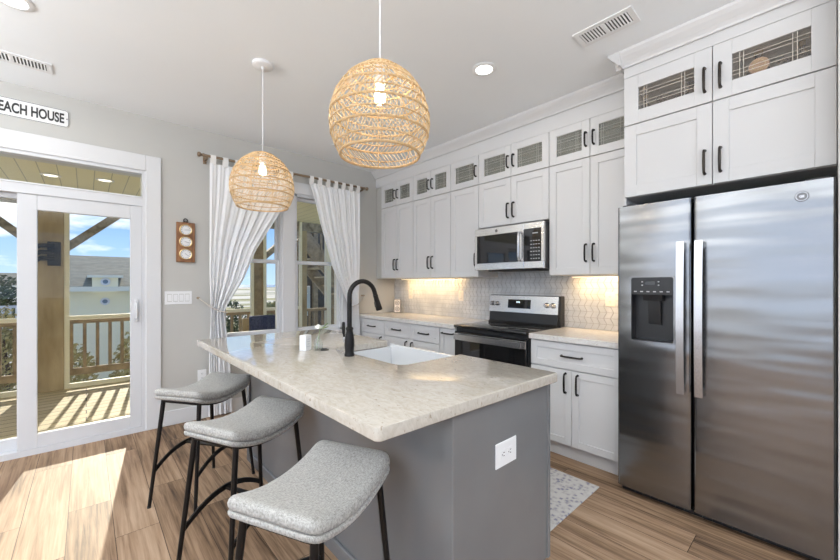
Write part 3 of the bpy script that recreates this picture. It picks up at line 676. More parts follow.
# dispenser
a, b, c_, d_ = HL
bm = B(); prism(bm, [(x + (a + b) / 2, z + (c_ + d_) / 2) for x, z in rrect(b - a + .016, d_ - c_ + .016, .02)], 'X', FX - .003, FX - .0005)
for v in bm.verts: pass
bm.free(); bm = B()
o_ = [(x + (a + b) / 2, z + (c_ + d_) / 2) for x, z in rrect(b - a + .012, d_ - c_ + .012, .018)]; i_ = [(x + (a + b) / 2, z + (c_ + d_) / 2) for x, z in rrect(b - a - .006, d_ - c_ - .006, .012)]
vo = [[bm.verts.new((xx, p[0], p[1])) for p in o_] for xx in (FX - .005, FX + .004)]; vi = [[bm.verts.new((xx, p[0], p[1])) for p in i_] for xx in (FX - .005, FX + .004)]
nn = len(o_)
for j in range(nn):
    j2 = (j + 1) % nn
    bm.faces.new((vo[0][j], vo[0][j2], vi[0][j2], vi[0][j])); bm.faces.new((vo[0][j], vo[1][j], vo[1][j2], vo[0][j2])); bm.faces.new((vi[0][j], vi[0][j2], vi[1][j2], vi[1][j]))
dsp = obj('dispenser', bm, M_steel, ld, True)
bm = B(); xb = FX + 0.068
box(bm, xb, xb + .004, a, b, c_, d_); box(bm, FX, xb, a, a + .004, c_, d_); box(bm, FX, xb, b - .004, b, c_, d_); box(bm, FX - .002, xb, a, b, c_, c_ + .006); box(bm, FX - .001, xb, a + .003, b - .003, 1.235, d_ - .003, .002)
prism(bm, [(FX + .01, 1.235), (FX + .05, 1.235), (FX + .05, 1.20), (FX + .02, 1.20)], 'Y', .64, .74)
prism(bm, [(FX + .028, 1.20), (FX + .04, 1.20), (FX + .055, 1.06), (FX + .045, 1.06)], 'Y', .655, .72)
obj('recess', bm, M_blackpl, dsp)
bm = B()
for k in range(6): box(bm, FX - .0025, FX - .0005, .60 + k * .034, .615 + k * .034, 1.252, 1.258)
for k in (.655, .74): box(bm, FX - .0025, FX - .0005, k - .004, k + .004, 1.29, 1.296); box(bm, FX - .0025, FX - .0005, k - .004, k + .004, 1.31, 1.316)
obj('control_marking', bm, M_mark, dsp)
bm = B(); box(bm, FX - .0022, FX - .0006, .672, .724, 1.293, 1.315); obj('readout', bm, M_blackgl, dsp)
# handles: flat bowed bars
for dd, yy in ((ld, 0.542), (rd, 0.459)):
    bm = B(); zz = [0.69 + (1.535 - 0.69) * k / 12 for k in range(13)]
    for sgn in (0,):
        prev = None
        for z in zz:
            u = (z - 1.11) / 0.4225; x = FX - 0.052 + 0.012 * u * u
            ring = [bm.verts.new(p) for p in ((x, yy - .018, z), (x, yy + .018, z), (x + .016, yy + .015, z), (x + .016, yy - .015, z))]
            if prev:
                for j in range(4): bm.faces.new((prev[j], prev[(j + 1) % 4], ring[(j + 1) % 4], ring[j]))
            else: bm.faces.new(ring[::-1])
            prev = ring
        bm.faces.new(prev)
    for z in (0.715, 1.51): box(bm, FX - 0.035, FX + .001, yy - .014, yy + .014, z - .02, z + .02, .003)
    obj('handle', bm, M_steelh, dd)
bm = B(); lathe(bm, [(0, -.003), (.022, -.003), (.024, -.001), (.024, 0), (0, 0)], (FX, 0.075, 1.708), 28, 'X'); em = obj('emblem', bm, mat('emblem_metal', (.16, .16, .165), .4, .8), rd, True)
bm = B(); lathe(bm, [(.0185, -.0055), (.0205, -.0055), (.0205, -.004), (.0185, -.004)], (FX, 0.075, 1.708), 28, 'X'); obj('emblem_ring', bm, M_steelh, em)
text('emblem_letters', 'GE', M_steelh, em, (FX - .0045, 0.075, 1.708), (0, -1, 0), (0, 0, 1), 0.011, 0.017)

# ------------------------------------------------------------ island
IX0, IX1, IY0, IY1 = 0.562, 1.52, 0.781, 2.912
PX0, PX1, PY0, PY1 = 0.880, 1.510, 0.812, 2.88
isl = thing('kitchen_island', 'grey painted island base under the large quartz top', 'island', ((PX0 + PX1) / 2, (PY0 + PY1) / 2, 0))
bm = B(); box(bm, PX0 + .012, PX0 + .03, PY0 + .02, PY1 - .02, 0, 0.873); obj('back_panel', bm, M_grey, isl)
for y, s in ((PY0, 1), (PY1, -1)):
    bm = B(); prism(bm, [(PX0 + .03, 0), (PX1 - .09, 0), (PX1 - .09, .105), (PX1 - .02, .105), (PX1 - .02, .873), (PX0 + .03, .873)], 'Y', y + s * .006, y + s * .024); obj('end_panel', bm, M_grey, isl)
    bm = B(); box(bm, PX0, PX0 + .034, y, y + s * .05, 0, .873, .002); obj('corner_post', bm, M_grey, isl)
    bm = B(); box(bm, PX1 - .022, PX1, y, y + s * .03, .105, .873, .002); obj('corner_post', bm, M_grey, isl)
bm = B(); box(bm, PX0 - .002, PX0 + .014, PY0 + .05, PY1 - .05, 0, .075, .004); obj('base_trim', bm, M_grey, isl)
bm = B(); box(bm, PX1 - .09, PX1 - .075, PY0 + .02, PY1 - .02, 0, .105); obj('toe_kick', bm, M_grey, isl)
bm = B(); box(bm, PX1 - .025, PX1 - .004, PY0 + .03, 1.335, .105, .873); box(bm, PX1 - .025, PX1 - .004, 2.005, PY1 - .03, .105, .873); box(bm, PX1 - .025, PX1 - .004, 1.335, 2.005, .105, .64); box(bm, PX0 + .03, PX1 - .02, PY0 + .02, PY1 - .02, .105, .12)
obj('face_frame', bm, M_grey, isl)
for a, b, z1 in ((0.87, 1.33, .85), (1.34, 1.67, .635), (1.67, 2.0, .635), (2.01, 2.43, .85), (2.43, 2.85, .85)):
    bm = B(); x = PX1 - .004
    for q in ((a + .003, a + .053, .115, z1), (b - .053, b - .003, .115, z1), (a + .053, b - .053, .115, .165), (a + .053, b - .053, z1 - .05, z1)): box(bm, x, x + .02, *q)
    box(bm, x, x + .010, a + .05, b - .05, .16, z1 - .045); d = obj('door', bm, M_grey, isl)
    bm = B(); tube(bm, [(x + .02, b - .03, z1 - .16), (x + .045, b - .03, z1 - .155), (x + .045, b - .03, z1 - .065), (x + .02, b - .03, z1 - .06)], .005, 8); obj('handle', bm, M_black, d, True)
# worktop with the sink cut-out and rounded corners
SX0, SY0, SY1 = 1.098, 1.345, 2.003
def arc(cx, cy, r, a0, a1, n=6): return [(cx + r * math.cos(a0 + (a1 - a0) * k / n), cy + r * math.sin(a0 + (a1 - a0) * k / n)) for k in range(n + 1)]
R = .022; q = .06
poly = arc(IX0 + R + .010, IY0 + R + .020, R, PI, 1.5 * PI) + arc(IX1 - .012, IY0 + .012, .012, 1.5 * PI, 2 * PI) + arc(IX1 - .012, SY0 - .012, .012, 0, PI / 2)
poly += arc(SX0 + q, SY0 + q, q, 1.5 * PI, PI) + arc(SX0 + q, SY1 - q, q, PI, PI / 2) + arc(IX1 - .012, SY1 + .012, .012, 1.5 * PI, 2 * PI)
poly += arc(IX1 - R, IY1 - R, R, 0, PI / 2) + arc(IX0 + R, IY1 - R, R, PI / 2, PI)
bm = B(); e_ = .004
layers = [(.8745, e_), (.8785, 0), (.911, 0), (.9138, .0012), (.915, e_)]
from mathutils import geometry
def inset(pl, d):
    out = []; n = len(pl)
    for i in range(n):
        p0, p1, p2 = Vector(pl[i - 1]), Vector(pl[i]), Vector(pl[(i + 1) % n])
        d1, d2 = (p1 - p0), (p2 - p1)
        n1 = Vector((-d1.y, d1.x)).normalized() if d1.length > 1e-9 else Vector((0, 0)); n2 = Vector((-d2.y, d2.x)).normalized() if d2.length > 1e-9 else Vector((0, 0))
        nv = (n1 + n2); nv = nv.normalized() if nv.length > 1e-6 else n1
        out.append((p1.x + nv.x * d, p1.y + nv.y * d))
    return out
rings = [[bm.verts.new((x, y, z)) for x, y in inset(poly, d)] for z, d in layers]
for A_, B_ in zip(rings, rings[1:]):
    for i in range(len(A_)): bm.faces.new((A_[i], A_[(i + 1) % len(A_)], B_[(i + 1) % len(A_)], B_[i]))
bm.faces.new(rings[0][::-1]); bm.faces.new(rings[-1])
obj('island_worktop', bm, M_quartz, label='large cream quartz island top with a sink cut-out', cat='worktop', smooth=True)
# farmhouse sink
sk = thing('farmhouse_sink', 'white farmhouse sink set into the island top', 'sink', (1.31, 1.674, .66))
bm = B(); X0, X1, Y0, Y1, Z0, Z1 = 1.085, 1.555, 1.340, 2.004, .655, .8735
X0 = 1.075; w = .022
oy0, oy1 = 1.337, 2.0035
box(bm, X0, X0 + w, oy0, oy1, Z0, Z1); box(bm, X1 - w, X1, oy0 + .010, oy1 - .0015, Z0, .893, .004, 2); box(bm, X0 + w, X1 - w, oy0, oy0 + w, Z0, Z1); box(bm, X0 + w, X1 - w, oy1 - w, oy1, Z0, Z1); box(bm, X0, X1 - w, oy0, oy1, Z0 - .02, Z0 + .002)
obj('basin', bm, M_porc, sk)
bm = B(); lathe(bm, [(0, 0), (.045, 0), (.043, .004), (.03, .002), (0, .001)], (1.31, 1.674, Z0 + .002), 24); obj('drain', bm, M_chrome, sk, True)
# faucet
fc = thing('faucet', 'black gooseneck faucet standing behind the island sink', 'faucet', (1.045, 1.715, .915))
bx, by = 1.045, 1.715
bm = B(); lathe(bm, [(0, 0), (.027, 0), (.0275, .010), (.024, .016), (.0245, .03), (.0265, .055), (.026, .085), (.021, .115), (.017, .135), (.0185, .14), (.021, .146), (.0185, .152), (.014, .156), (0, .156)], (bx, by, .915), 24); obj('body', bm, M_black, fc, True)
bm = B(); cz, rr = 1.232, .083
pts = [(bx, by, 1.06), (bx, by, 1.15), (bx, by, cz)] + [(bx + rr - rr * math.cos(a), by, cz + rr * math.sin(a)) for a in [PI * k / 16 * .90 for k in range(1, 17)]]
ex, _, ez = pts[-1]; tdx, tdz = math.sin(PI * .9), math.cos(PI * .9)
pts.append((ex + .03 * tdx, by, ez + .03 * tdz)); tube(bm, pts, .0128, 14); obj('spout', bm, M_black, fc, True)
bm = B(); p0 = Vector((ex + .02 * tdx, by, ez + .02 * tdz)); dv = Vector((tdx, 0, tdz))
tube(bm, [p0 + dv * s for s in (0, .012, .014, .05, .085, .09)], [.0145, .0145, .0135, .0165, .0195, .018], 16); sh = obj('spray_head', bm, M_black, fc, True)
bm = B(); bar(bm, p0 + dv * .045 + Vector((-.016, 0, .002)), p0 + dv * .075 + Vector((-.019, 0, .002)), .012, .006, (1, 0, 0)); obj('spray_button', bm, M_blackpl, sh)
bm = B(); tube(bm, [(bx, by + .015, 1.0), (bx, by + .05, 1.0)], [.012, .012], 12); tube(bm, [(bx, by + .046, .985), (bx, by + .046, 1.013)], .011, 10); hd = obj('handle_joint', bm, M_chrome, fc, True)
bm = B(); tube(bm, [(bx, by + .052, .995), (bx, by + .058, 1.025), (bx, by + .060, 1.035), (bx, by + .061, 1.06), (bx, by + .062, 1.085), (bx, by + .062, 1.092)], [.006, .006, .0085, .009, .009, .006], 12); obj('lever', bm, M_black, hd, True)
t = thing('air_switch', 'small round black button set in the island top behind the faucet', 'button', (1.03, 1.965, .915))
bm = B(); lathe(bm, [(0, 0), (.026, 0), (.026, .004), (.022, .006), (.014, .006), (.013, .010), (0, .0105)], (1.03, 1.965, .9152), 24); obj('disc', bm, M_blackpl, t, True)
# small white box with faint print
t = thing('keepsake_box', 'small white printed box standing beside the vase on the island', 'box', (.945, 2.035, .915))
bm = B(); rot = Matrix.Rotation(.10, 4, 'Z'); box(bm, -.027, .027, -.022, .022, 0, .088, .002); bmesh.ops.transform(bm, matrix=Matrix.Translation((.945, 2.035, .9152)) @ Matrix.Rotation(.5, 4, 'Z'), verts=bm.verts); obj('carton', bm, M_plate, t)
bm = B()
for k in range(4): box(bm, -.014 + .003 * (k % 2), .014 - .004 * (k % 3 == 1), -.0228, -.0221, .022 + k * .014, .025 + k * .014)
bmesh.ops.transform(bm, matrix=Matrix.Translation((.945, 2.035, .9152)) @ Matrix.Rotation(.5, 4, 'Z'), verts=bm.verts); obj('printed_line', bm, mat('faint_print', (0.55, 0.56, 0.60), 0.6), t)
# bud vase
vx, vy = 1.00, 1.985
vs = thing('bud_vase', 'clear glass bud vase with a white flower on the island', 'vase', (vx, vy, .915))
bm = B(); lathe(bm, [(0, .001), (.024, .001), (.026, .006), (.026, .045), (.018, .060), (.0115, .068), (.0115, .080), (.014, .083), (.0125, .083), (.010, .079), (.010, .069), (.016, .060), (.0235, .045), (.0235, .008), (0, .006)], (vx, vy, .9152), 22); obj('glass_body', bm, M_clear, vs, True)
M_stem = mat('green_stem', (0.20, 0.30, 0.10), 0.6); M_petal = mat('white_petal', (0.85, 0.83, 0.74), 0.6); M_leafg = mat('leaf_green', (0.24, 0.36, 0.08), 0.5)
bm = B(); tube(bm, [(vx - .008, vy + .004, .925), (vx, vy, .98), (vx + .006, vy - .004, 1.02), (vx + .008, vy - .006, 1.045)], .0016, 6); st = obj('stem', bm, M_stem, vs, True)
bm = B()
for k in range(9):
    a = k * 2.4; rr_ = .007 + .012 * (k / 8); zz = 1.056 - .010 * (k / 8)
    bmesh.ops.create_uvsphere(bm, u_segments=10, v_segments=6, radius=1, matrix=Matrix.Translation((vx + .002 + rr_ * math.cos(a), vy + .004 + rr_ * math.sin(a), zz)) @ Matrix.Rotation(a, 4, 'Z') @ Matrix.Rotation(.9 - .05 * k, 4, 'Y') @ Matrix.Diagonal((.013, .010, .004, 1)))
obj('flower', bm, M_petal, vs, True)
bm = B()
for dx, dy, dz, a in ((.030, -.030, 1.060, .7), (.034, -.022, 1.046, .3)):
    bmesh.ops.create_uvsphere(bm, u_segments=10, v_segments=6, radius=1, matrix=Matrix.Translation((vx + dx, vy + dy, dz)) @ Matrix.Rotation(-.8, 4, 'Z') @ Matrix.Rotation(-a, 4, 'Y') @ Matrix.Diagonal((.022, .009, .003, 1)))
tube(bm, [(vx + .007, vy - .005, 1.03), (vx + .018, vy - .016, 1.048)], .001, 5); obj('leaf', bm, M_leafg, vs, True)
# island outlet
def outlet(name, label, c, right, n, w, h, m, horiz=False, cat='outlet', kind='outlet', group=None):
    """cover plate centred at c, facing n"""
    r = Vector(right); n = Vector(n); u = n.cross(r) if abs(r.z) < .5 else Vector((0, 0, 1)); u = Vector((0, 0, 1))
    t = thing(name, label, cat, Vector(c) - u * h / 2, group=group); c = Vector(c)
    def pbox(bm, cx, cy, ww, hh, d0, d1, bev=.001):
        v = box(bm, -ww / 2, ww / 2, -hh / 2, hh / 2, d0, d1)
        for q in v: p = q.co.copy(); q.co = c + r * (p.x + cx) + u * (p.y + cy) + n * p.z
    bm = B(); pbox(bm, 0, 0, w, h, 0, .005); bmesh.ops.bevel(bm, geom=bm.edges[:], offset=.0015, segments=1, affect='EDGES'); obj('cover_plate', bm, m, t)
    if kind == 'outlet':
        for s in (-1, 1):
            cx, cy = (s * .021, 0) if horiz else (0, s * .021)
            bm = B(); pbox(bm, cx, cy, .030, .030, .004, .0068); f = obj('receptacle', bm, m, t)
            bm = B()
            for k in (-1, 1):
                if horiz: pbox(bm, cx + .002, cy + k * .006, .008, .0025, .0066, .0072)
                else: pbox(bm, cx + k * .006, cy + .002, .0025, .008, .0066, .0072)
            if horiz: pbox(bm, cx - .009, cy, .004, .004, .0066, .0072)
            else: pbox(bm, cx, cy - .009, .004, .004, .0066, .0072)
            obj('slot', bm, M_slot, f)
    else:
        k = int(kind); sp = .046
        for i in range(k):
            cx = (i - (k - 1) / 2) * sp
            bm = B(); pbox(bm, cx, 0, .035, .070, .004, .0056); obj('rocker_surround', bm, M_lead, t); bm = B()
            v = box(bm, -.0155, .0155, -.031, .031, .005, .009)
            for q in v: p = q.co.copy(); q.co = c + r * (p.x + cx) + u * p.y + n * (p.z - (.003 if p.y > 0 else 0))
            obj('rocker_switch', bm, m, t)
    return t
outlet('outlet', 'white horizontal outlet on the grey end panel of the island', (1.180, PY0 + .0058, .662), (1, 0, 0), (0, -1, 0), .132, .092, M_plate, True)
outlet('outlet', 'almond outlet on the backsplash nearest the curtained corner', (XW - .0088, 3.705, 1.165), (0, -1, 0), (-1, 0, 0), .075, .118, M_almond)
outlet('wall_switch', 'almond switch plate on the backsplash left of the range', (XW - .0088, 2.815, 1.165), (0, -1, 0), (-1, 0, 0), .075, .118, M_almond, kind='1', cat='switch')
outlet('outlet', 'almond outlet on the backsplash beside the refrigerator', (XW - .0088, 1.19, 1.175), (0, -1, 0), (-1, 0, 0), .078, .122, M_almond)
outlet('wall_switch', 'white four-gang switch plate on the grey wall beside the door', (.637, YB - .0002, 1.172), (1, 0, 0), (0, -1, 0), .215, .122, M_plate, kind='4', cat='switch')
outlet('outlet', 'white outlet low on the wall beside the left curtain', (.83, YB - .0002, .413), (1, 0, 0), (0, -1, 0), .075, .118, M_plate)
# patterned box on the corner worktop
t = thing('tin_box', 'tall pale box with scroll circles on the worktop in the corner', 'box', (3.10, 3.87, .915))
TM = Matrix.Translation((3.10, 3.87, .9152)) @ Matrix.Rotation(.82, 4, 'Z')
def tin(name, bm, m, smooth=False): bmesh.ops.transform(bm, matrix=TM, verts=bm.verts); return obj(name, bm, m, t, smooth)
bm = B(); box(bm, -.035, .035, -.043, .043, 0, .185, .003); tin('box_body', bm, mat('dark_tin', (0.16, 0.14, 0.13), 0.4))
bm = B(); box(bm, -.0375, -.0345, -.037, .037, .010, .177, .001); tin('front_plate', bm, mat('pale_plate', (0.70, 0.66, 0.62), 0.5))
bm = B()
for zz in (.053, .133):
    lathe(bm, [(.022, -.0015), (.031, -.0015), (.031, 0), (.022, 0)], (-.0375, 0, zz), 20, 'X'); lathe(bm, [(.006, -.0015), (.014, -.0015), (.014, 0), (.006, 0)], (-.0375, 0, zz), 16, 'X')
tin('scroll_circle', bm, mat('scroll_grey', (0.22, 0.20, 0.19), 0.5))

# ------------------------------------------------------------ stools
def pillow(bm, ax, ay, rc, layers, sad, cap_in=8):
    """stacked rounded-rectangle loops (inset, z) with a saddle curve, closed by concentric rings"""
    def loop(ins, z):
        base = []
        w_, h_, r_ = 2 * (ax - ins), 2 * (ay - ins), max(rc - ins * .6, .008)
        cs = [(w_ / 2 - r_, h_ / 2 - r_), (-w_ / 2 + r_, h_ / 2 - r_), (-w_ / 2 + r_, -h_ / 2 + r_), (w_ / 2 - r_, -h_ / 2 + r_)]
        for i in range(4):
            for k in range(5):
                a = PI / 2 * i + PI / 2 * k / 4; base.append((cs[i][0] + r_ * math.cos(a), cs[i][1] + r_ * math.sin(a)))
            p, q_ = base[-1], (cs[(i + 1) % 4][0] + r_ * math.cos(PI / 2 * (i + 1)), cs[(i + 1) % 4][1] + r_ * math.sin(PI / 2 * (i + 1)))
            m_ = 14 if i % 2 == 0 else 8
            for k in range(1, m_): base.append((p[0] + (q_[0] - p[0]) * k / m_, p[1] + (q_[1] - p[1]) * k / m_))
        return [(x, y, z + sad * (x / ax) ** 2) for x, y in base]
    L_ = [loop(i, z) for i, z in layers]
    last = L_[-1]; zt = layers[-1][1]; first = L_[0]; zb = layers[0][1]
    def conc(lp, z, dome):
        o = []
        for k in range(1, cap_in):
            f = 1 - k / cap_in
            o.append([(x * f, y * f, z + dome * (1 - f * f) + sad * (x * f / ax) ** 2) for x, y, _ in lp])
        return o
    allr = conc(first, zb, 0)[::-1] + L_ + conc(last, zt, .006)
    V = [[bm.verts.new(p) for p in lp] for lp in allr]
    n = len(V[0])
    for A_, B_ in zip(V, V[1:]):
        for j in range(n): bm.faces.new((A_[j], A_[(j + 1) % n], B_[(j + 1) % n], B_[j]))
    c0 = bm.verts.new((0, 0, zb)); c1 = bm.verts.new((0, 0, zt + .006))
    for j in range(n): bm.faces.new((c0, V[0][(j + 1) % n], V[0][j])); bm.faces.new((c1, V[-1][j], V[-1][(j + 1) % n]))
def make_stool(label):
    t = thing('bar_stool', label, 'stool', (0, 0, 0), group='saddle stools along the island')
    bm = B(); pillow(bm, .222, .165, .035, [(.012, 0.5775), (.004, 0.5800), (0, 0.5860), (0, 0.5940), (.003, 0.5990), (.010, 0.6015)], .050); st = obj('seat_base', bm, M_fabric, t, True, local=True)
    bm = B(); pillow(bm, .222, .165, .036, [(.012, 0.6010), (.004, 0.6030), (0, 0.6080), (-.001, 0.6180), (.002, 0.6300), (.009, 0.6390), (.020, 0.6440), (.038, 0.6465)], .050); obj('seat_cushion', bm, M_fabric, t, True, local=True)
    top = {}
    for sx in (-1, 1):
        for sy in (-1, 1):
            bm = B(); p, q_ = Vector((sx * .178, sy * .128, .612)), Vector((sx * .240, sy * .162, .004))
            tube(bm, [p, q_], [.0125, .0095], 12); lg = obj('leg', bm, M_black, t, True, local=True)
            bm = B(); tube(bm, [q_ + Vector((0, 0, .006)), q_ + Vector((0, 0, -.004))], .0105, 12); obj('glide', bm, M_blackpl, lg, True, local=True)
    for sy in (-1, 1):
        bm = B(); P = []
        for k in range(13):
            u = -1 + 2 * k / 12; P.append(Vector((u * .218, sy * .150, .205 + .085 * (1 - u * u))))
        pr_ = None
        for p in P:
            ring = [bm.verts.new(p + Vector(d)) for d in ((0, -.004, -.013), (0, .004, -.013), (0, .004, .013), (0, -.004, .013))]
            if pr_:
                for j in range(4): bm.faces.new((pr_[j], pr_[(j + 1) % 4], ring[(j + 1) % 4], ring[j]))
            else: bm.faces.new(ring)
            pr_ = ring
        bm.faces.new(pr_[::-1]); obj('footrest', bm, M_black, t, local=True)
    bm = B(); bar(bm, (0, -.150, .288), (0, .150, .288), .026, .008); obj('stretcher', bm, M_black, t, local=True)
    bm = B()
    for sx in (-1, 1): bar(bm, (sx * .178, -.128, .604), (sx * .178, .128, .604), .02, .008)
    for sy in (-1, 1):
        for a in range(6):
            u0, u1 = -1 + a / 3, -1 + (a + 1) / 3
            bar(bm, (u0 * .178, sy * .128, .572 + .032 * u0 * u0 - .002), (u1 * .178, sy * .128, .572 + .032 * u1 * u1 - .002), .02, .008)
    obj('seat_frame', bm, M_black, t, local=True)
    return t
s0 = make_stool('grey saddle-seat stool at the near end of the island, its seat frontmost')
spots = [(0.562, 1.12, 25.5, None), (0.580, 1.876, 24.5, 'grey saddle-seat stool in the middle of the three along the island'), (0.560, 2.64, 34.0, 'grey saddle-seat stool at the far end of the island, closest to the door')]
for k, (x, y, a, la) in enumerate(spots):
    o = s0 if k == 0 else copy_tree(s0)
    o.location = (x, y, 0); o.rotation_euler = (0, 0, math.radians(a))
    if la: o['label'] = la

# ------------------------------------------------------------ woven pendants
def prof_r(u):   # u 0 bottom .. 1 top -> radius
    P = [(0, .160), (.10, .180), (.22, .195), (.34, .201), (.48, .197), (.62, .182), (.74, .158), (.85, .124), (.93, .086), (.98, .052), (1.0, .030)]
    for (a, ra), (b, rb) in zip(P, P[1:]):
        if u <= b:
            f = (u - a) / (b - a); return ra + (rb - ra) * f
    return P[-1][1]
HS = .365
def make_pendant(label):
    t = thing('pendant_light', label, 'pendant light', (0, 0, 0), group='woven rattan pendants over the island')   # origin: centre of the bottom rim
    zc = ZC - 1.822
    bm = B(); lathe(bm, [(0, zc - .001), (.065, zc - .001), (.065, zc - .018), (.058, zc - .024), (.012, zc - .026), (.008, zc - .04), (0, zc - .04)], (0, 0, 0), 28); obj('canopy', bm, M_plate, t, True, local=True)
    bm = B(); tube(bm, [(0, 0, zc - .03), (0, 0, HS - .02)], .0028, 8); obj('cord', bm, M_plate, t, True, local=True)
    bm = B(); lathe(bm, [(0, HS), (.02, HS), (.022, HS - .03), (.02, HS - .075), (0, HS - .075)], (0, 0, 0), 16); obj('socket', bm, M_plate, t, True, local=True)
    bm = B(); lathe(bm, [(0, HS - .075), (.013, HS - .078), (.016, HS - .09), (.021, HS - .108), (.024, HS - .128), (.020, HS - .146), (.010, HS - .157), (0, HS - .160)], (0, 0, 0), 18); obj('bulb', bm, mat('lit_bulb', (1, .95, .85), .3, emit=(1.0, .86, .62), estr=9.0), t, True, local=True)
    lev = [0, .09, .215, .31, .43, .53, .64, .73, .81, .885, .95, 1.0]
    bm = B()
    for i, u in enumerate(lev):
        r = prof_r(u); thick = .0046 if i % 2 == 0 else .0028
        if i == 0: thick = .0055
        n = 48; tube(bm, [(r * math.cos(2 * PI * k / n), r * math.sin(2 * PI * k / n), u * HS) for k in range(n)], thick, 6, closed=True)
    for k in range(8):   # slim inner ribs
        a = PI / 4 * k + .2; tube(bm, [((prof_r(u) - .003) * math.cos(a), (prof_r(u) - .003) * math.sin(a), u * HS) for u in [j / 14 for j in range(15)]], .002, 5)
    sh = obj('ring', bm, M_rattand, t, True, local=True)
    bm = B()
    for i, (u0, u1) in enumerate(zip(lev, lev[1:])):
        r0 = prof_r((u0 + u1) / 2); n = max(24, int(2 * PI * r0 / .0175)); sg = 1 if (i // 2) % 2 == 0 else -1
        da = sg * (u1 - u0) * HS * .75 / max(r0, .05)
        for k in range(n):
            a0 = 2 * PI * k / n + random.uniform(-.012, .012); pts = []
            for j in range(4):
                f = j / 3; u = u0 + (u1 - u0) * f; r = prof_r(u) + .0015 * (1 if k % 2 else -1); a = a0 + da * f
                pts.append((r * math.cos(a), r * math.sin(a), u * HS))
            tube(bm, pts, .0018, 4, cap=False)
    obj('shade', bm, M_rattan, t, True, local=True)
    return t
p0_ = make_pendant('woven rattan pendant over the near end of the island, largest in view')
for k, (x, y, la) in enumerate(((.884, 1.217, None), (.884, 2.56, 'woven rattan pendant over the far end of the island, before the curtains'))):
    o = p0_ if k == 0 else copy_tree(p0_)
    o.location = (x, y, 1.822); o.rotation_euler = (0, 0, k * .7)
    if la: o['label'] = la
    light('pendant_glow', 'POINT', (x, y, 1.822 + .235), 3.5, (1.0, .84, .62), shadow_soft_size=.03)

# ------------------------------------------------------------ ceiling fittings
M_lit = mat('lit_lens', (1, 1, 1), .4, emit=(1.0, .97, .92), estr=6.0)
def downlight(x, y, z, label, energy, m=M_lit):
    t = thing('recessed_light', label, 'ceiling light', (x, y, z - .012), group='recessed ceiling lights')
    bm = B(); lathe(bm, [(.055, 0), (.082, 0), (.084, -.004), (.078, -.008), (.060, -.009), (.055, -.004)], (x, y, z - .0005), 32); obj('trim_ring', bm, M_plate, t, True)
    bm = B(); lathe(bm, [(0, -.003), (.055, -.003), (.055, -.006), (0, -.006)], (x, y, z), 28); obj('lens', bm, m, t)
    if energy: light('recessed_glow', 'AREA', (x, y, z - .02), energy, (1, .96, .90), aim=(0, 0, -1), size=.1)
downlight(2.042, 1.591, ZC, 'lit recessed ceiling light above the aisle beside the near pendant', 3)
downlight(-.287, 2.86, ZC, 'lit recessed ceiling light near the sliding door', 5)
M_slotg = mat('vent_shadow', (0.10, 0.10, 0.10), .7)
def vent(x0, x1, y0, y1, label, along):
    t = thing('ceiling_vent', label, 'vent', ((x0 + x1) / 2, (y0 + y1) / 2, ZC - .01), group='ceiling vents'); z = ZC - .0005
    bm = B(); w = .028
    box(bm, x0, x1, y0, y0 + w, z - .007, z); box(bm, x0, x1, y1 - w, y1, z - .007, z); box(bm, x0, x0 + w, y0 + w, y1 - w, z - .007, z); box(bm, x1 - w, x1, y0 + w, y1 - w, z - .007, z); obj('frame', bm, M_plate, t)
    bm = B(); box(bm, x0 + w, x1 - w, y0 + w, y1 - w, z - .002, z - .0002); obj('duct_opening', bm, M_slotg, t)
    bm = B()
    if along == 'Y':
        n = int((y1 - y0 - 2 * w) / .016)
        for k in range(n): yy = y0 + w + (k + .5) * (y1 - y0 - 2 * w) / n; bar(bm, (x0 + w, yy, z - .006), (x1 - w, yy, z - .006), .008, .0025, (0, .5, 1))
        box(bm, x0 + w, x1 - w, (y0 + y1) / 2 - .006, (y0 + y1) / 2 + .006, z - .009, z - .001)
    else:
        n = int((x1 - x0 - 2 * w) / .016)
        for k in range(n): xx = x0 + w + (k + .5) * (x1 - x0 - 2 * w) / n; bar(bm, (xx, y0 + w, z - .006), (xx, y1 - w, z - .006), .008, .0025, (.5, 0, 1))
        box(bm, (x0 + x1) / 2 - .006, (x0 + x1) / 2 + .006, y0 + w, y1 - w, z - .009, z - .001)
    obj('louver', bm, M_plate, t)
vent(2.155, 2.315, .70, 1.02, 'white slotted ceiling vent above the refrigerator aisle', 'Y')
vent(-.56, -.175, 3.52, 3.68, 'white slotted ceiling vent near the sliding door wall', 'X')
vent(1.945, 2.20, 3.40, 3.54, 'grey ceiling vent half hidden behind the near pendant', 'X')

# ------------------------------------------------------------ things on the back wall
sg = thing('street_sign', 'white beach house street sign above the sliding door', 'sign', (-.35, YB - .01, 2.535))
bm = B(); sx0, sx1, sz0, sz1 = -.535, -.102, 2.542, 2.678
prism(bm, [(p + (sx0 + sx1) / 2, q_ + (sz0 + sz1) / 2) for p, q_ in rrect(sx1 - sx0, sz1 - sz0, .02)], 'Y', YB - .006, YB - .001); obj('plate', bm, mat('sign_white', (.80, .80, .79), .4), sg)
bm = B(); o_ = rrect(sx1 - sx0 - .004, sz1 - sz0 - .004, .019); i_ = rrect(sx1 - sx0 - .011, sz1 - sz0 - .011, .016)
cxs, czs = (sx0 + sx1) / 2, (sz0 + sz1) / 2; M_ink = mat('sign_ink', (.03, .03, .03), .5)
va = [bm.verts.new((p + cxs, YB - .0066, q_ + czs)) for p, q_ in o_]; vb = [bm.verts.new((p + cxs, YB - .0066, q_ + czs)) for p, q_ in i_]
for j in range(len(va)): bm.faces.new((va[j], va[(j + 1) % len(va)], vb[(j + 1) % len(va)], vb[j]))
obj('border', bm, M_ink, sg)
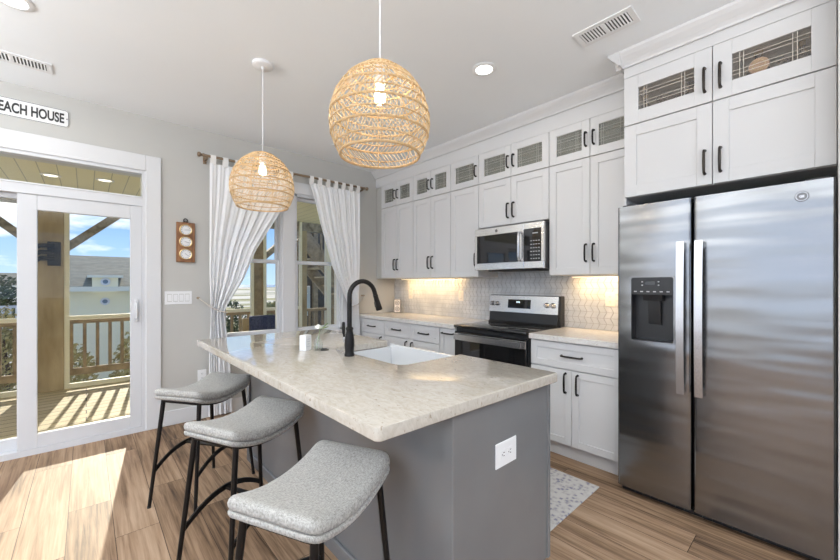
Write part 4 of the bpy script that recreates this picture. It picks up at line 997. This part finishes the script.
text('lettering', 'BEACH HOUSE', M_ink, sg, (cxs, YB - .0068, czs), (1, 0, 0), (0, 0, 1), .078, .378)
bm = B()
for xx in (sx0 + .012, sx1 - .012): lathe(bm, [(0, -.003), (.004, -.002), (.004, 0), (0, 0)], (xx, YB - .006, czs), 12, 'Y')
obj('screw', bm, M_slot, sg)
# barometer set
wb = thing('weather_station', 'narrow wooden barometer board with three brass dials beside the door', 'barometer', (.692, YB, 1.50))
bm = B(); box(bm, .617, .768, YB - .022, YB - .001, 1.505, 1.878, .005, 2); obj('board', bm, noisy(mat('walnut_board', (.26, .11, .04), .4), (.20, .08, .03), (.34, .16, .065), scale=(8, 1, 1), nscale=6), wb)
bm = B(); lathe(bm, [(.012, -.004), (.019, -.004), (.019, .004), (.012, .004)], (.692, YB - .012, 1.898), 18, 'Y'); box(bm, .672, .712, YB - .016, YB - .008, 1.876, 1.886, .001); obj('hanger', bm, M_bronze, wb, True)
for zz in (1.807, 1.695, 1.580):
    bm = B(); lathe(bm, [(.043, 0), (.053, 0), (.053, -.008), (.048, -.011), (.043, -.008)], (.692, YB - .022, zz), 28, 'Y'); dl = obj('dial', bm, M_brass, wb, True)
    bm = B(); lathe(bm, [(0, -.005), (.044, -.005), (.044, 0), (0, 0)], (.692, YB - .022, zz), 28, 'Y'); obj('dial_face', bm, M_plate, dl)
    bm = B()
    for k in range(12):
        a = PI * 2 * k / 12; bar(bm, (.692 + .030 * math.cos(a), YB - .0276, zz + .030 * math.sin(a)), (.692 + .039 * math.cos(a), YB - .0276, zz + .039 * math.sin(a)), .001, .003, (0, 0, 1) if abs(math.cos(a)) > .5 else (1, 0, 0))
    a = .9 + zz * 3; bar(bm, (.692 - .01 * math.cos(a), YB - .0282, zz - .01 * math.sin(a)), (.692 + .028 * math.cos(a), YB - .0282, zz + .028 * math.sin(a)), .001, .003, (0, 0, 1) if abs(math.cos(a)) > .5 else (1, 0, 0))
    obj('dial_marking', bm, M_ink, dl)

# ------------------------------------------------------------ curtains
RY, RZ = 3.97, 2.525
rod = thing('curtain_rod', 'antique brass curtain rod across the twin windows', 'curtain rod', (1.73, RY, RZ))
M_rod = mat('antique_brass', (.34, .25, .17), .4, .8)
bm = B(); tube(bm, [(.83, RY, RZ), (2.635, RY, RZ)], .0125, 12); obj('rod', bm, M_rod, rod, True)
for s, x in ((-1, .83), (1, 2.635)):
    bm = B(); prf = [(0, 0), (.016, 0), (.016, .012), (.010, .018), (.013, .026), (.021, .034), (.023, .044), (.018, .055), (0, .060)]
    lathe(bm, [(r, s * h_) for r, h_ in prf], (x, RY, RZ), 18, 'X'); obj('finial', bm, M_rod, rod, True)
for x in (.853, 1.70, 2.612):
    bm = B(); box(bm, x - .008, x + .008, RY - .004, YB - .001, RZ - .035, RZ - .022); box(bm, x - .008, x + .008, RY - .016, RY + .016, RZ - .03, RZ - .012); box(bm, x - .015, x + .015, YB - .006, YB - .001, RZ - .06, RZ + .01); obj('bracket', bm, M_rod, rod)
def lerp_tab(tab, z):
    if z >= tab[0][0]: return tab[0][1]
    for (z0, v0), (z1, v1) in zip(tab, tab[1:]):
        if z >= z1: f = (z - z1) / (z0 - z1); f = f; return v1 + (v0 - v1) * f
    return tab[-1][1]
def curtain(label, ltab, rtab, nfold, ntab, seed, x_top):
    t = thing('curtain', label, 'curtain', ((ltab[0][1] + rtab[0][1]) / 2, RY, .02), group='sheer white curtains'); rnd = random.Random(seed)
    ph = [rnd.uniform(0, 6.28) for _ in range(6)]
    bm = B(); NU, NV = 150, 70; z1, z0 = 2.462, .03; grid = []
    for j in range(NV + 1):
        z = z1 + (z0 - z1) * j / NV; a, b = lerp_tab(ltab, z), lerp_tab(rtab, z); wd = b - a; row = []
        comp = min(1.0, wd / (rtab[0][1] - ltab[0][1])); amp = .006 + .015 * (1 - comp)
        for i in range(NU + 1):
            u = i / NU
            uu = u + .014 * math.sin(2 * PI * 2.3 * u + ph[0]) * (1 if 0 < i < NU else 0)
            y = RY + amp * math.sin(2 * PI * nfold * u + ph[1] + .5 * math.sin(z * 1.3)) + amp * .5 * math.sin(2 * PI * nfold * .53 * u + ph[2] + z * .6) + .004 * math.sin(2 * PI * nfold * 2.1 * u + ph[3])
            row.append(bm.verts.new((a + wd * uu, y, z)))
        grid.append(row)
    for j in range(NV):
        for i in range(NU): bm.faces.new((grid[j][i], grid[j][i + 1], grid[j + 1][i + 1], grid[j + 1][i]))
    obj('drape', bm, M_sheer, t, True)
    for k in range(ntab):
        x = ltab[0][1] + .03 + (rtab[0][1] - ltab[0][1] - .06) * k / (ntab - 1); bm = B(); w = .024
        pr_ = [(RY - .004, 2.445), (RY - .018, 2.50), (RY - .0175, RZ), (RY - .011, RZ + .015), (RY, RZ + .018), (RY + .011, RZ + .015), (RY + .0175, RZ), (RY + .018, 2.50), (RY + .004, 2.445)]
        va = [bm.verts.new((x - w, p[0], p[1])) for p in pr_]; vb = [bm.verts.new((x + w, p[0], p[1])) for p in pr_]
        for i in range(len(pr_) - 1): bm.faces.new((va[i], va[i + 1], vb[i + 1], vb[i]))
        obj('tab', bm, M_tab, t, True)
    return t
curtain('sheer white curtain tied back to the door side of the windows',
        [(2.47, .875), (1.4, .872), (1.03, .885), (.6, .87), (.0, .865)],
        [(2.47, 1.70), (2.15, 1.60), (1.873, 1.436), (1.653, 1.304), (1.341, 1.180), (1.121, 1.045), (1.024, 1.000), (.80, 1.03), (.5, 1.06), (0, 1.08)], 9, 8, 3, None)
curtain('sheer white curtain tied back toward the kitchen cabinets',
        [(2.47, 1.886), (2.371, 1.929), (2.02, 2.023), (1.497, 2.185), (1.227, 2.32), (.98, 2.43), (.8, 2.42), (0, 2.39)],
        [(2.47, 2.570), (1.6, 2.565), (1.0, 2.545), (.8, 2.56), (0, 2.575)], 8, 7, 5, None)
M_rope = noisy(mat('cream_rope', (.55, .50, .44), .8), (.45, .40, .35), (.65, .6, .54), nscale=150)
for la, hx, hz, c0, c1, zc in (('cream rope tieback round the curtain nearer the door', .795, 1.165, .872, 1.012, 1.03), ('cream rope tieback round the curtain nearer the cabinets', 2.66, 1.15, 2.425, 2.552, 1.03)):
    t = thing('curtain_tieback', la, 'tieback', (hx, YB - .02, hz), group='curtain tiebacks')
    bm = B(); lathe(bm, [(0, -.05), (.010, -.048), (.010, -.04), (.004, -.036), (.004, -.004), (.012, -.002), (.012, 0), (0, 0)], (hx, YB, hz), 14, 'Y'); obj('hook', bm, M_rod, t, True)
    near, far = (c0, c1) if hx < c0 else (c1, c0); s = 1 if far > near else -1
    bm = B(); tube(bm, [(hx, YB - .042, hz), (near - s * .004, RY - .055, zc + .055), ((near + far) / 2, RY - .075, zc + .012), (far + s * .008, RY - .045, zc - .01), (far + s * .018, RY, zc - .01), (far + s * .006, RY + .045, zc), ((near + far) / 2, RY + .062, zc + .03), (near - s * .006, RY + .06, zc + .08), (hx, YB - .040, hz - .004)], .0055, 8); obj('rope', bm, M_rope, t, True)

# ------------------------------------------------------------ rug
def m_rug():
    m = mat('distressed_rug', (.6, .58, .56), .95, 0, .1); N, L, b = nodes(m); t = N.new('ShaderNodeTexCoord')
    v = N.new('ShaderNodeTexVoronoi'); v.inputs['Scale'].default_value = 34; v.distance = 'CHEBYCHEV'; L.new(t.outputs['Object'], v.inputs['Vector'])
    n = N.new('ShaderNodeTexNoise'); n.inputs['Scale'].default_value = 28; n.inputs['Detail'].default_value = 4; L.new(t.outputs['Object'], n.inputs['Vector'])
    ad = N.new('ShaderNodeMath'); ad.operation = 'MULTIPLY_ADD'; L.new(v.outputs['Distance'], ad.inputs[0]); ad.inputs[1].default_value = .9; L.new(n.outputs['Fac'], ad.inputs[2])
    r = N.new('ShaderNodeValToRGB'); L.new(ad.outputs[0], r.inputs[0]); el = r.color_ramp.elements
    el[0].position = .60; el[0].color = (.26, .25, .32, 1); el[1].position = .78; el[1].color = (.50, .475, .455, 1); q_ = el.new(.98); q_.color = (.58, .56, .53, 1)
    L.new(r.outputs[0], b.inputs['Base Color']); return m
bm = B(); box(bm, 1.66, 2.425, .97, 2.35, .0005, .008, .002); obj('runner_rug', bm, m_rug(), label='pale distressed runner rug on the floor between island and range', cat='rug')

# ------------------------------------------------------------ porch
DZ = -.05
bm = B(); box(bm, -4.5, 7.0, YB + T, 6.80, DZ - .04, DZ); struct('porch_floor', bm, M_deck)
bm = B(); box(bm, -4.5, 7.0, YB + T, 6.95, 2.46, 2.52); struct('porch_ceiling', bm, M_pceil)
bm = B(); box(bm, -4.5, 7.0, 6.60, 6.75, 2.30, 2.46); struct('beam_porch', bm, M_brace)
def tongue(bm): pass
RYP = 6.63
def post(x, label, m, w=.25, braces=()):
    t = thing('porch_post', label, 'post', (x, RYP, DZ), group='porch posts')
    bm = B(); box(bm, x - w / 2, x + w / 2, RYP - w / 2 + .03, RYP + w / 2 + .03, DZ, 2.30, .006); obj('shaft', bm, m, t)
    for s in braces:
        bm = B(); bar(bm, (x + s * w * .35, RYP + .03, 1.72), (x + s * .70, RYP + .03, 2.30), .09, .13, (0, 1, 0)); obj('brace', bm, M_brace, t)
    return t
post(-.33, 'thick wooden porch post seen through the sliding door', M_post, .24, (1, -1))
post(2.20, 'brown porch post seen through the left window', M_rail, .16, (1, -1))
post(3.04, 'brown porch post at the edge of the right window', M_post, .12)
post(3.56, 'pale cream porch post seen through the right window', M_cream, .10)
post(-2.9, 'wooden porch post beyond the fixed door panel', M_post, .24, (1,))
post(5.6, 'wooden porch post at the end of the porch', M_post, .2)
bays = [(-2.78, -.45, 'porch railing beyond the fixed door panel'), (-.21, 2.12, 'porch railing beyond the sliding door panel'), (2.28, 2.98, 'short porch railing beyond the twin windows'), (3.10, 3.51, 'narrow porch railing before the outdoor stairs'), (3.61, 5.5, 'porch railing at the end of the porch')]
for k, (a, b, la) in enumerate(bays):
    t = thing('porch_railing', la, 'railing', ((a + b) / 2, RYP, DZ), group='porch railings')
    bm = B(); box(bm, a, b, RYP - .03, RYP + .08, .78, .83, .004); obj('top_rail', bm, M_rail, t)
    bm = B(); box(bm, a, b, RYP, RYP + .045, .10, .19, .003); obj('bottom_rail', bm, M_rail, t)
    n = max(2, round((b - a) / .128))
    for i in range(n):
        x = a + (b - a) * (i + .5) / n; bm = B(); box(bm, x - .019, x + .019, RYP + .004, RYP + .042, .19, .78); obj('baluster', bm, M_rail, t)
    if k >= 3: continue
    s = thing('screen_frame', 'cream screen frame around the ' + la, 'screen frame', ((a + b) / 2, RYP - .05, DZ), group='porch screen frames')
    bm = B(); y0_, y1_ = RYP - .075, RYP - .035
    box(bm, a, a + .05, y0_, y1_, DZ, 2.455); box(bm, b - .05, b, y0_, y1_, DZ, 2.455); box(bm, a + .05, b - .05, y0_, y1_, DZ, DZ + .06); box(bm, a + .05, b - .05, y0_, y1_, .835, .885)
    obj('frame', bm, M_cream, s)
for x, y, la in ((.155, 5.40, 'lit recessed light in the porch ceiling beyond the transom'), (-.28, 5.54, 'lit recessed light in the porch ceiling at the transom edge')):
    downlight(x, y, 2.46, la, 0, mat('porch_lens', (1, 1, .9), .4, emit=(1, .95, .8), estr=1.6))
t = thing('post_lantern', 'black metal fixture mounted on the thick wooden porch post', 'light fixture', (-.33, 6.52, 1.5))
bm = B(); box(bm, -.36, -.24, 6.505, 6.539, 1.53, 1.83, .004); obj('back_plate', bm, M_black, t)
bm = B()
for zz in (1.60, 1.68, 1.76): tube(bm, [(-.30, 6.50, zz + .02), (-.42, 6.47, zz + .015), (-.475, 6.46, zz - .02)], [.024, .026, .034], 12)
obj('lamp_head', bm, M_black, t, True)
# porch chair with a dark blue cushion
ch = thing('patio_chair', 'wooden porch chair with dark blue cushion seen through the left window', 'chair', (1.95, 5.4, DZ))
bm = B()
for sx in (1.70, 2.20):
    for sy in (5.12, 5.66): box(bm, sx - .03, sx + .03, sy - .03, sy + .03, DZ, .62 if sy < 5.4 else .80)
    box(bm, sx - .04, sx + .04, 5.08, 5.70, .58, .62)
box(bm, 1.70, 2.20, 5.10, 5.68, .26, .32); box(bm, 1.70, 2.20, 5.62, 5.68, .70, .80)
obj('frame', bm, M_post, ch)
M_navy = noisy(mat('navy_cushion', (.03, .04, .10), .9), (.02, .028, .075), (.05, .065, .14), nscale=40)
bm = B(); box(bm, 1.74, 2.16, 5.10, 5.60, .32, .44, .03, 3); obj('seat_cushion', bm, M_navy, ch, True)
bm = B(); box(bm, 1.74, 2.16, 5.50, 5.62, .42, .84, .03, 3); obj('back_cushion', bm, M_navy, ch, True)

# ------------------------------------------------------------ beyond the porch
def m_ground():
    m = mat('dune_ground', (.5, .45, .3), .95, 0, .1); N, L, b = nodes(m); t = N.new('ShaderNodeTexCoord')
    mp = N.new('ShaderNodeMapping'); mp.inputs['Scale'].default_value = (.010, .034, 1); mp.inputs['Rotation'].default_value = (0, 0, .35); L.new(t.outputs['Object'], mp.inputs[0])
    n = N.new('ShaderNodeTexNoise'); n.inputs['Scale'].default_value = 1.0; n.inputs['Detail'].default_value = 6; n.inputs['Roughness'].default_value = .6; L.new(mp.outputs[0], n.inputs['Vector'])
    r = N.new('ShaderNodeValToRGB'); L.new(n.outputs['Fac'], r.inputs[0]); el = r.color_ramp.elements
    el[0].position = .39; el[0].color = (.14, .15, .055, 1); el[1].position = .53; el[1].color = (.72, .66, .54, 1); q_ = el.new(.46); q_.color = (.32, .30, .12, 1)
    L.new(r.outputs[0], b.inputs['Base Color']); return m
GZ = -4.0
bm = B(); box(bm, -250, 700, 6.9, 600, GZ - .3, GZ); struct('ground', bm, m_ground())
bm = B(); box(bm, -2500, 3000, 599, 2900, GZ - .6, GZ - .2); struct('sea', bm, mat('sea_water', (.05, .12, .20), .25))
M_side = mat('house_siding', (.95, .86, .58), .7)
M_roofm = noisy(mat('roof_shingle', (.20, .19, .17), .9), (.20, .175, .11), (.28, .25, .165), nscale=3, scale=(1, 1, 4))
M_winb = mat('house_window', (.12, .20, .28), .1)
def house(x0, x1, y, z_e, z_r, label, m, dormer=None, depth=9):
    t = thing('house', label, 'house', ((x0 + x1) / 2, y + depth / 2, GZ))
    bm = B(); box(bm, x0, x1, y, y + depth, GZ, z_e); obj('wall', bm, m, t)
    bm = B(); prism(bm, [(y - .4, z_e - .05), (y + depth / 2, z_r), (y + depth + .4, z_e - .05), (y + depth + .4, z_e - .2), (y + depth / 2, z_r - .2), (y - .4, z_e - .2)], 'X', x0 - .4, x1 + .4); obj('roof', bm, M_roofm, t)
    bm = B(); box(bm, x0 - .4, x1 + .4, y - .48, y - .38, z_e - .26, z_e - .06); obj('fascia', bm, M_cream, t)
    if dormer:
        dx, w = dormer; bm = B(); box(bm, dx - w, dx + w, y - .45, y + 1.2, z_e - .30, z_e + .32); d = obj('dormer', bm, m, t)
        bm = B(); box(bm, dx - w - .16, dx + w + .16, y - .6, y + 1.4, z_e + .32, z_e + .42); obj('dormer_roof', bm, M_cream, d)
        for zz, yy in ((z_e + .15, y - .46), (z_e - .70, y - .01)):
            bm = B(); lathe(bm, [(.09, 0), (.16, 0), (.16, -.05), (.09, -.05)], (dx, yy, zz), 24, 'Y'); f = obj('round_window', bm, M_trim, t)
            bm = B(); lathe(bm, [(0, -.02), (.10, -.02), (.10, 0), (0, 0)], (dx, yy, zz), 20, 'Y'); obj('pane', bm, M_winb, f)
    return t
house(-1.3, 4.4, 21.0, 1.25, 2.75, 'large grey-roofed neighbouring house seen through the sliding door', M_side, (.60, .42))
house(-7.6, -5.0, 60, 1.2, 2.6, 'distant pale house beyond the trees outside the door', M_cream)
# distant white fence, tree, shrubs
t = thing('picket_fence', 'white picket railing beyond the porch outside the fixed door panel', 'fence', (-3.2, 22, GZ))
for k in range(16):
    bm = B(); x = -4.6 + k * .19; box(bm, x, x + .09, 22, 22.04, -.55, .42); obj('picket', bm, M_trim, t)
for x in (-4.7, -3.2, -1.7):
    bm = B(); box(bm, x, x + .14, 22.0, 22.14, GZ, .55); obj('fence_post', bm, M_trim, t)
for zz in (-.5, .38):
    bm = B(); box(bm, -4.6, -1.6, 22.04, 22.1, zz - .05, zz + .05); obj('fence_rail', bm, M_trim, t)
M_leaf = noisy(mat('evergreen_leaf', (.06, .09, .03), .8), (.035, .055, .02), (.11, .14, .05), nscale=3)
M_leafy = noisy(mat('autumn_leaf', (.42, .33, .10), .8), (.30, .24, .08), (.58, .46, .18), nscale=2)
M_leafo = noisy(mat('olive_leaf', (.25, .25, .09), .8), (.16, .17, .06), (.36, .34, .14), nscale=2)
M_bark = mat('bark', (.13, .09, .06), .9)
def foliage(bm, c, rx, ry, rz, n, s, rnd):
    for k in range(n):
        while True:
            p = Vector((rnd.uniform(-1, 1), rnd.uniform(-1, 1), rnd.uniform(-1, 1)))
            if .35 < p.length < 1: break
        q_ = Vector((c[0] + p.x * rx, c[1] + p.y * ry, c[2] + p.z * rz)); d = Vector((rnd.uniform(-1, 1), rnd.uniform(-1, 1), rnd.uniform(-1, 1))).normalized()
        u = d.orthogonal().normalized(); w = d.cross(u); a = s * rnd.uniform(.6, 1.3)
        bm.faces.new([bm.verts.new(q_ + u * a), bm.verts.new(q_ + w * a * .5), bm.verts.new(q_ - u * a), bm.verts.new(q_ - w * a * .5)])
def plant(name, label, cat, x, y, ztop, r, m, seed, n=700, s=.10, group=None):
    rnd = random.Random(seed); t = thing(name, label, cat, (x, y, GZ), group=group); h_ = ztop - GZ
    bm = B(); rz = max(r * .9, h_ * .42) if name == 'shrub' else h_ * .33
    foliage(bm, (x, y, ztop - rz), r, r, rz, n, s, rnd); obj('foliage', bm, m, t)
    bm = B(); tube(bm, [(x, y, GZ), (x + .1, y, GZ + h_ * .5), (x, y, ztop - rz * .6)], [.10, .07, .03], 7); obj('trunk', bm, M_bark, t, True)
plant('tree', 'dark evergreen tree outside the fixed door panel', 'tree', -3.1, 27, 1.75, 1.35, M_leaf, 1, 3000, .11)
for k, (x, y, zt, r, m, la) in enumerate((
        (-.35, 13.2, -.15, .66, M_leafy, 'yellow shrub below the porch railing beside the thick post'), (1.15, 13.8, .0, .68, M_leafy, 'yellow shrub below the porch railing in the middle of the sliding door'),
        (2.75, 14.4, -.1, .75, M_leafo, 'olive shrub below the porch railing at the door handle side'), (-2.0, 18, .62, .55, M_leafy, 'yellow shrub before the white picket railing outside the door'),
        (4.75, 17.2, .65, .6, M_leaf, 'dark green shrub outside the left window beside the curtain'), (5.75, 16.0, .0, .7, M_leafy, 'golden shrub outside the left window against the curtain'),
        (9.0, 24.5, .0, 1.2, M_leafo, 'olive shrub outside the left window below the dunes'), (12.4, 33, -.2, 1.5, M_leafo, 'wide olive shrub on the sand outside the left window'))):
    plant('shrub', la, 'shrub', x, y, zt, r, m, 20 + k, 2200, .075 if y < 20 else .13, group='shrubs beyond the porch')
# dark wing with outdoor stairs seen through the right window
M_dark = m_planks('dark_siding', .16, 8.0, [(.045, .038, .03), (.075, .062, .05), (.10, .083, .066), (.13, .11, .09)], .8, along='X', groove=.4)
wg = thing('house_wing', 'dark wooden house wing beyond the porch outside the right window', 'building', (6.5, 10, GZ))
bm = B(); box(bm, 4.05, 10, 9.4, 9.7, GZ, 6); obj('wall', bm, M_dark, wg)
for x in (4.05, 4.55, 5.1, 5.7):
    bm = B(); box(bm, x, x + .12, 9.28, 9.42, GZ, 6); obj('timber_post', bm, M_rail, wg)
bm = B(); box(bm, 4.30, 4.48, 9.36, 9.40, .45, 1.25); w = obj('window', bm, M_trim, wg)  # invented window: its pale pane stands in for the bright gap under the stairs
bm = B(); box(bm, 4.32, 4.46, 9.345, 9.365, .48, 1.22); obj('pane', bm, mat('pale_pane', (.5, .56, .54), .15), w)
stt = thing('outdoor_staircase', 'dark wooden outdoor staircase outside the right window', 'stairs', (4.5, 8.2, GZ))
for yy in (7.75, 8.65):
    bm = B(); bar(bm, (3.5, yy, 2.35), (6.6, yy, -1.05), .06, .28, (0, 0, 1)); obj('stringer', bm, M_rail, stt)
    bm = B(); bar(bm, (3.5, yy, 3.2), (6.6, yy, -.2), .05, .09, (0, 0, 1)); obj('handrail', bm, M_rail, stt)
for k in range(16):
    x = 3.6 + k * .19; z = 2.30 - k * .208; bm = B(); box(bm, x - .13, x + .14, 7.78, 8.62, z - .02, z + .02); obj('tread', bm, M_post, stt)
    if k % 2 == 0:
        bm = B(); box(bm, x - .02, x + .02, 7.73, 7.77, z, z + .85); obj('baluster', bm, M_rail, stt)
